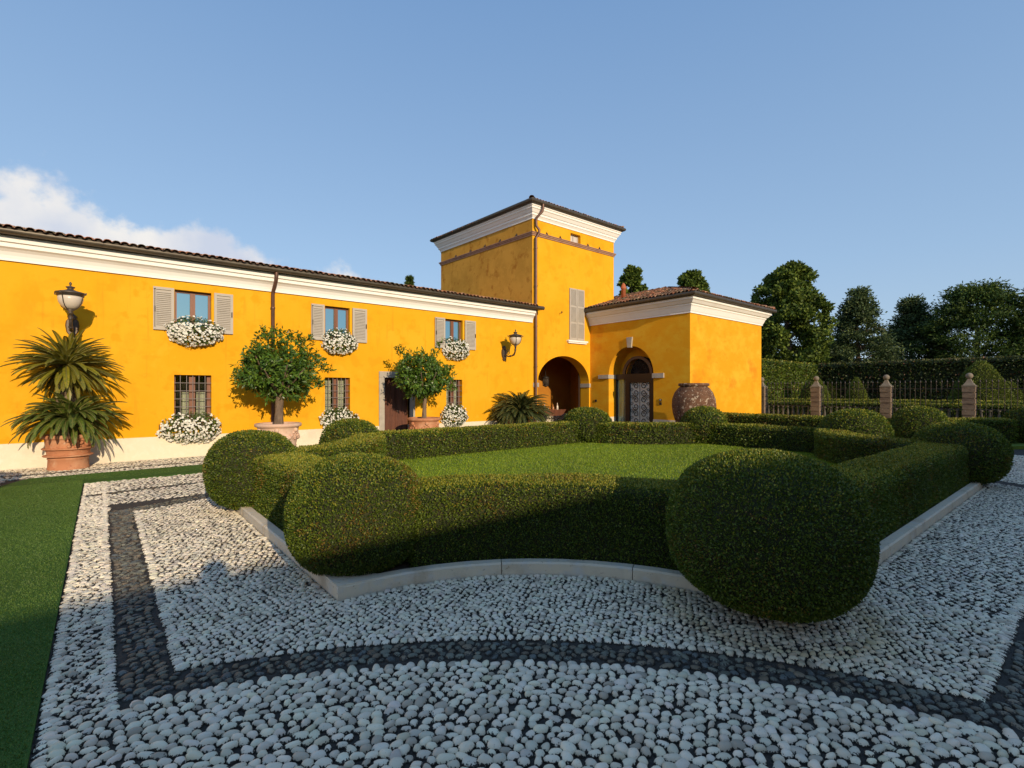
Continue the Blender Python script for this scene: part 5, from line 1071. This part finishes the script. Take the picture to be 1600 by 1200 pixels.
tree('broadleaf_tree', 1232, 48, 416, 118, 'oval', 'tallest dense broadleaf tree directly right of the pavilion', 71, 26000, col=lime)
tree('broadleaf_tree', 988, 46, 419, 60, 'oval', 'broadleaf tree top behind the terracotta chimney', 72, 12000, col=lime)
tree('broadleaf_tree', 1079, 46, 427, 74, 'oval', 'broadleaf tree top over the pavilion roof ridge', 73, 13000, col=lime)
tree('conifer', 640, 60, 432, 40, 'fir', 'small conifer top peeping over the long wing roof', 74, 5000, col=dk)
tree('broadleaf_tree', 700, 50, 446, 36, 'oval', 'tree edge between wing roof and tower', 75, 5000, col=dk)
tree('conifer', 1180, 56, 462, 36, 'fir', 'small dark conifer left of the tallest tree', 76, 5000, col=dk)
tree('conifer', 1341, 50, 456, 150, 'fir', 'bluish loose conifer right of the tallest tree', 77, 17000, col=firc)
tree('conifer', 1424, 52, 470, 150, 'fir', 'shorter green conifer between the bluish one and the wide dome', 78, 17000, col=firc)
tree('broadleaf_tree', 1528, 48, 449, 185, 'dome', 'wide dome shaped dark tree at the right', 79, 26000, col=dk)
tree('conifer', 1625, 44, 440, 130, 'fir', 'very dark conifer cut by the right edge', 80, 13000, col=dk)
tree('broadleaf_tree', 1290, 62, 535, 130, 'dome', 'low far bush between the tallest tree and the bluish conifer', 81, 6000, col=dk)

# ================================================================ PHOTOGRAPHER (stands behind the camera; shadow falls on the pebbles)
def person():
    t = thing('person', (-.08, -.42, 0), 'person standing behind the viewpoint holding up a phone', 'person')
    J = [(0, 0, .98), (0, 0, 1.2), (0, .0, 1.44), (0, .02, 1.56), (0, .03, 1.68), (0, .03, 1.80), (.19, 0, 1.46), (.30, .06, 1.24), (.16, .22, 1.34), (-.19, 0, 1.46), (-.30, .06, 1.24), (-.10, .22, 1.34), (.10, 0, .92), (.12, .02, .5), (.13, 0, .08), (.14, .14, .04), (-.10, 0, .92), (-.12, .02, .5), (-.13, 0, .08), (-.14, .14, .04)]
    Ed = [(0, 1), (1, 2), (2, 3), (3, 4), (4, 5), (2, 6), (6, 7), (7, 8), (2, 9), (9, 10), (10, 11), (0, 12), (12, 13), (13, 14), (14, 15), (0, 16), (16, 17), (17, 18), (18, 19)]
    Rd = [.15, .14, .15, .055, .095, .085, .065, .045, .03, .065, .045, .03, .085, .058, .042, .035, .085, .058, .042, .035]
    me = bpy.data.meshes.new('body'); me.from_pydata(J, Ed, []); o = link_mesh('body', me, M['cloth'], t)
    sk = o.modifiers.new('skin', 'SKIN'); me.skin_vertices[0].data[0].use_root = True
    for i, r in enumerate(Rd): me.skin_vertices[0].data[i].radius = (r, r * .8)
    s = o.modifiers.new('sub', 'SUBSURF'); s.levels = 2; s.render_levels = 2
    g = MB(); L_ = root_loc(t)
    g.lathe((L_.x, L_.y + .02, 1.86), [(.001, .07), (.07, .055), (.105, 0), (.11, -.08), (.09, -.14)], 14); g.build('hair', M['darkwood'], t)
person()
print('objects', len(S.objects))
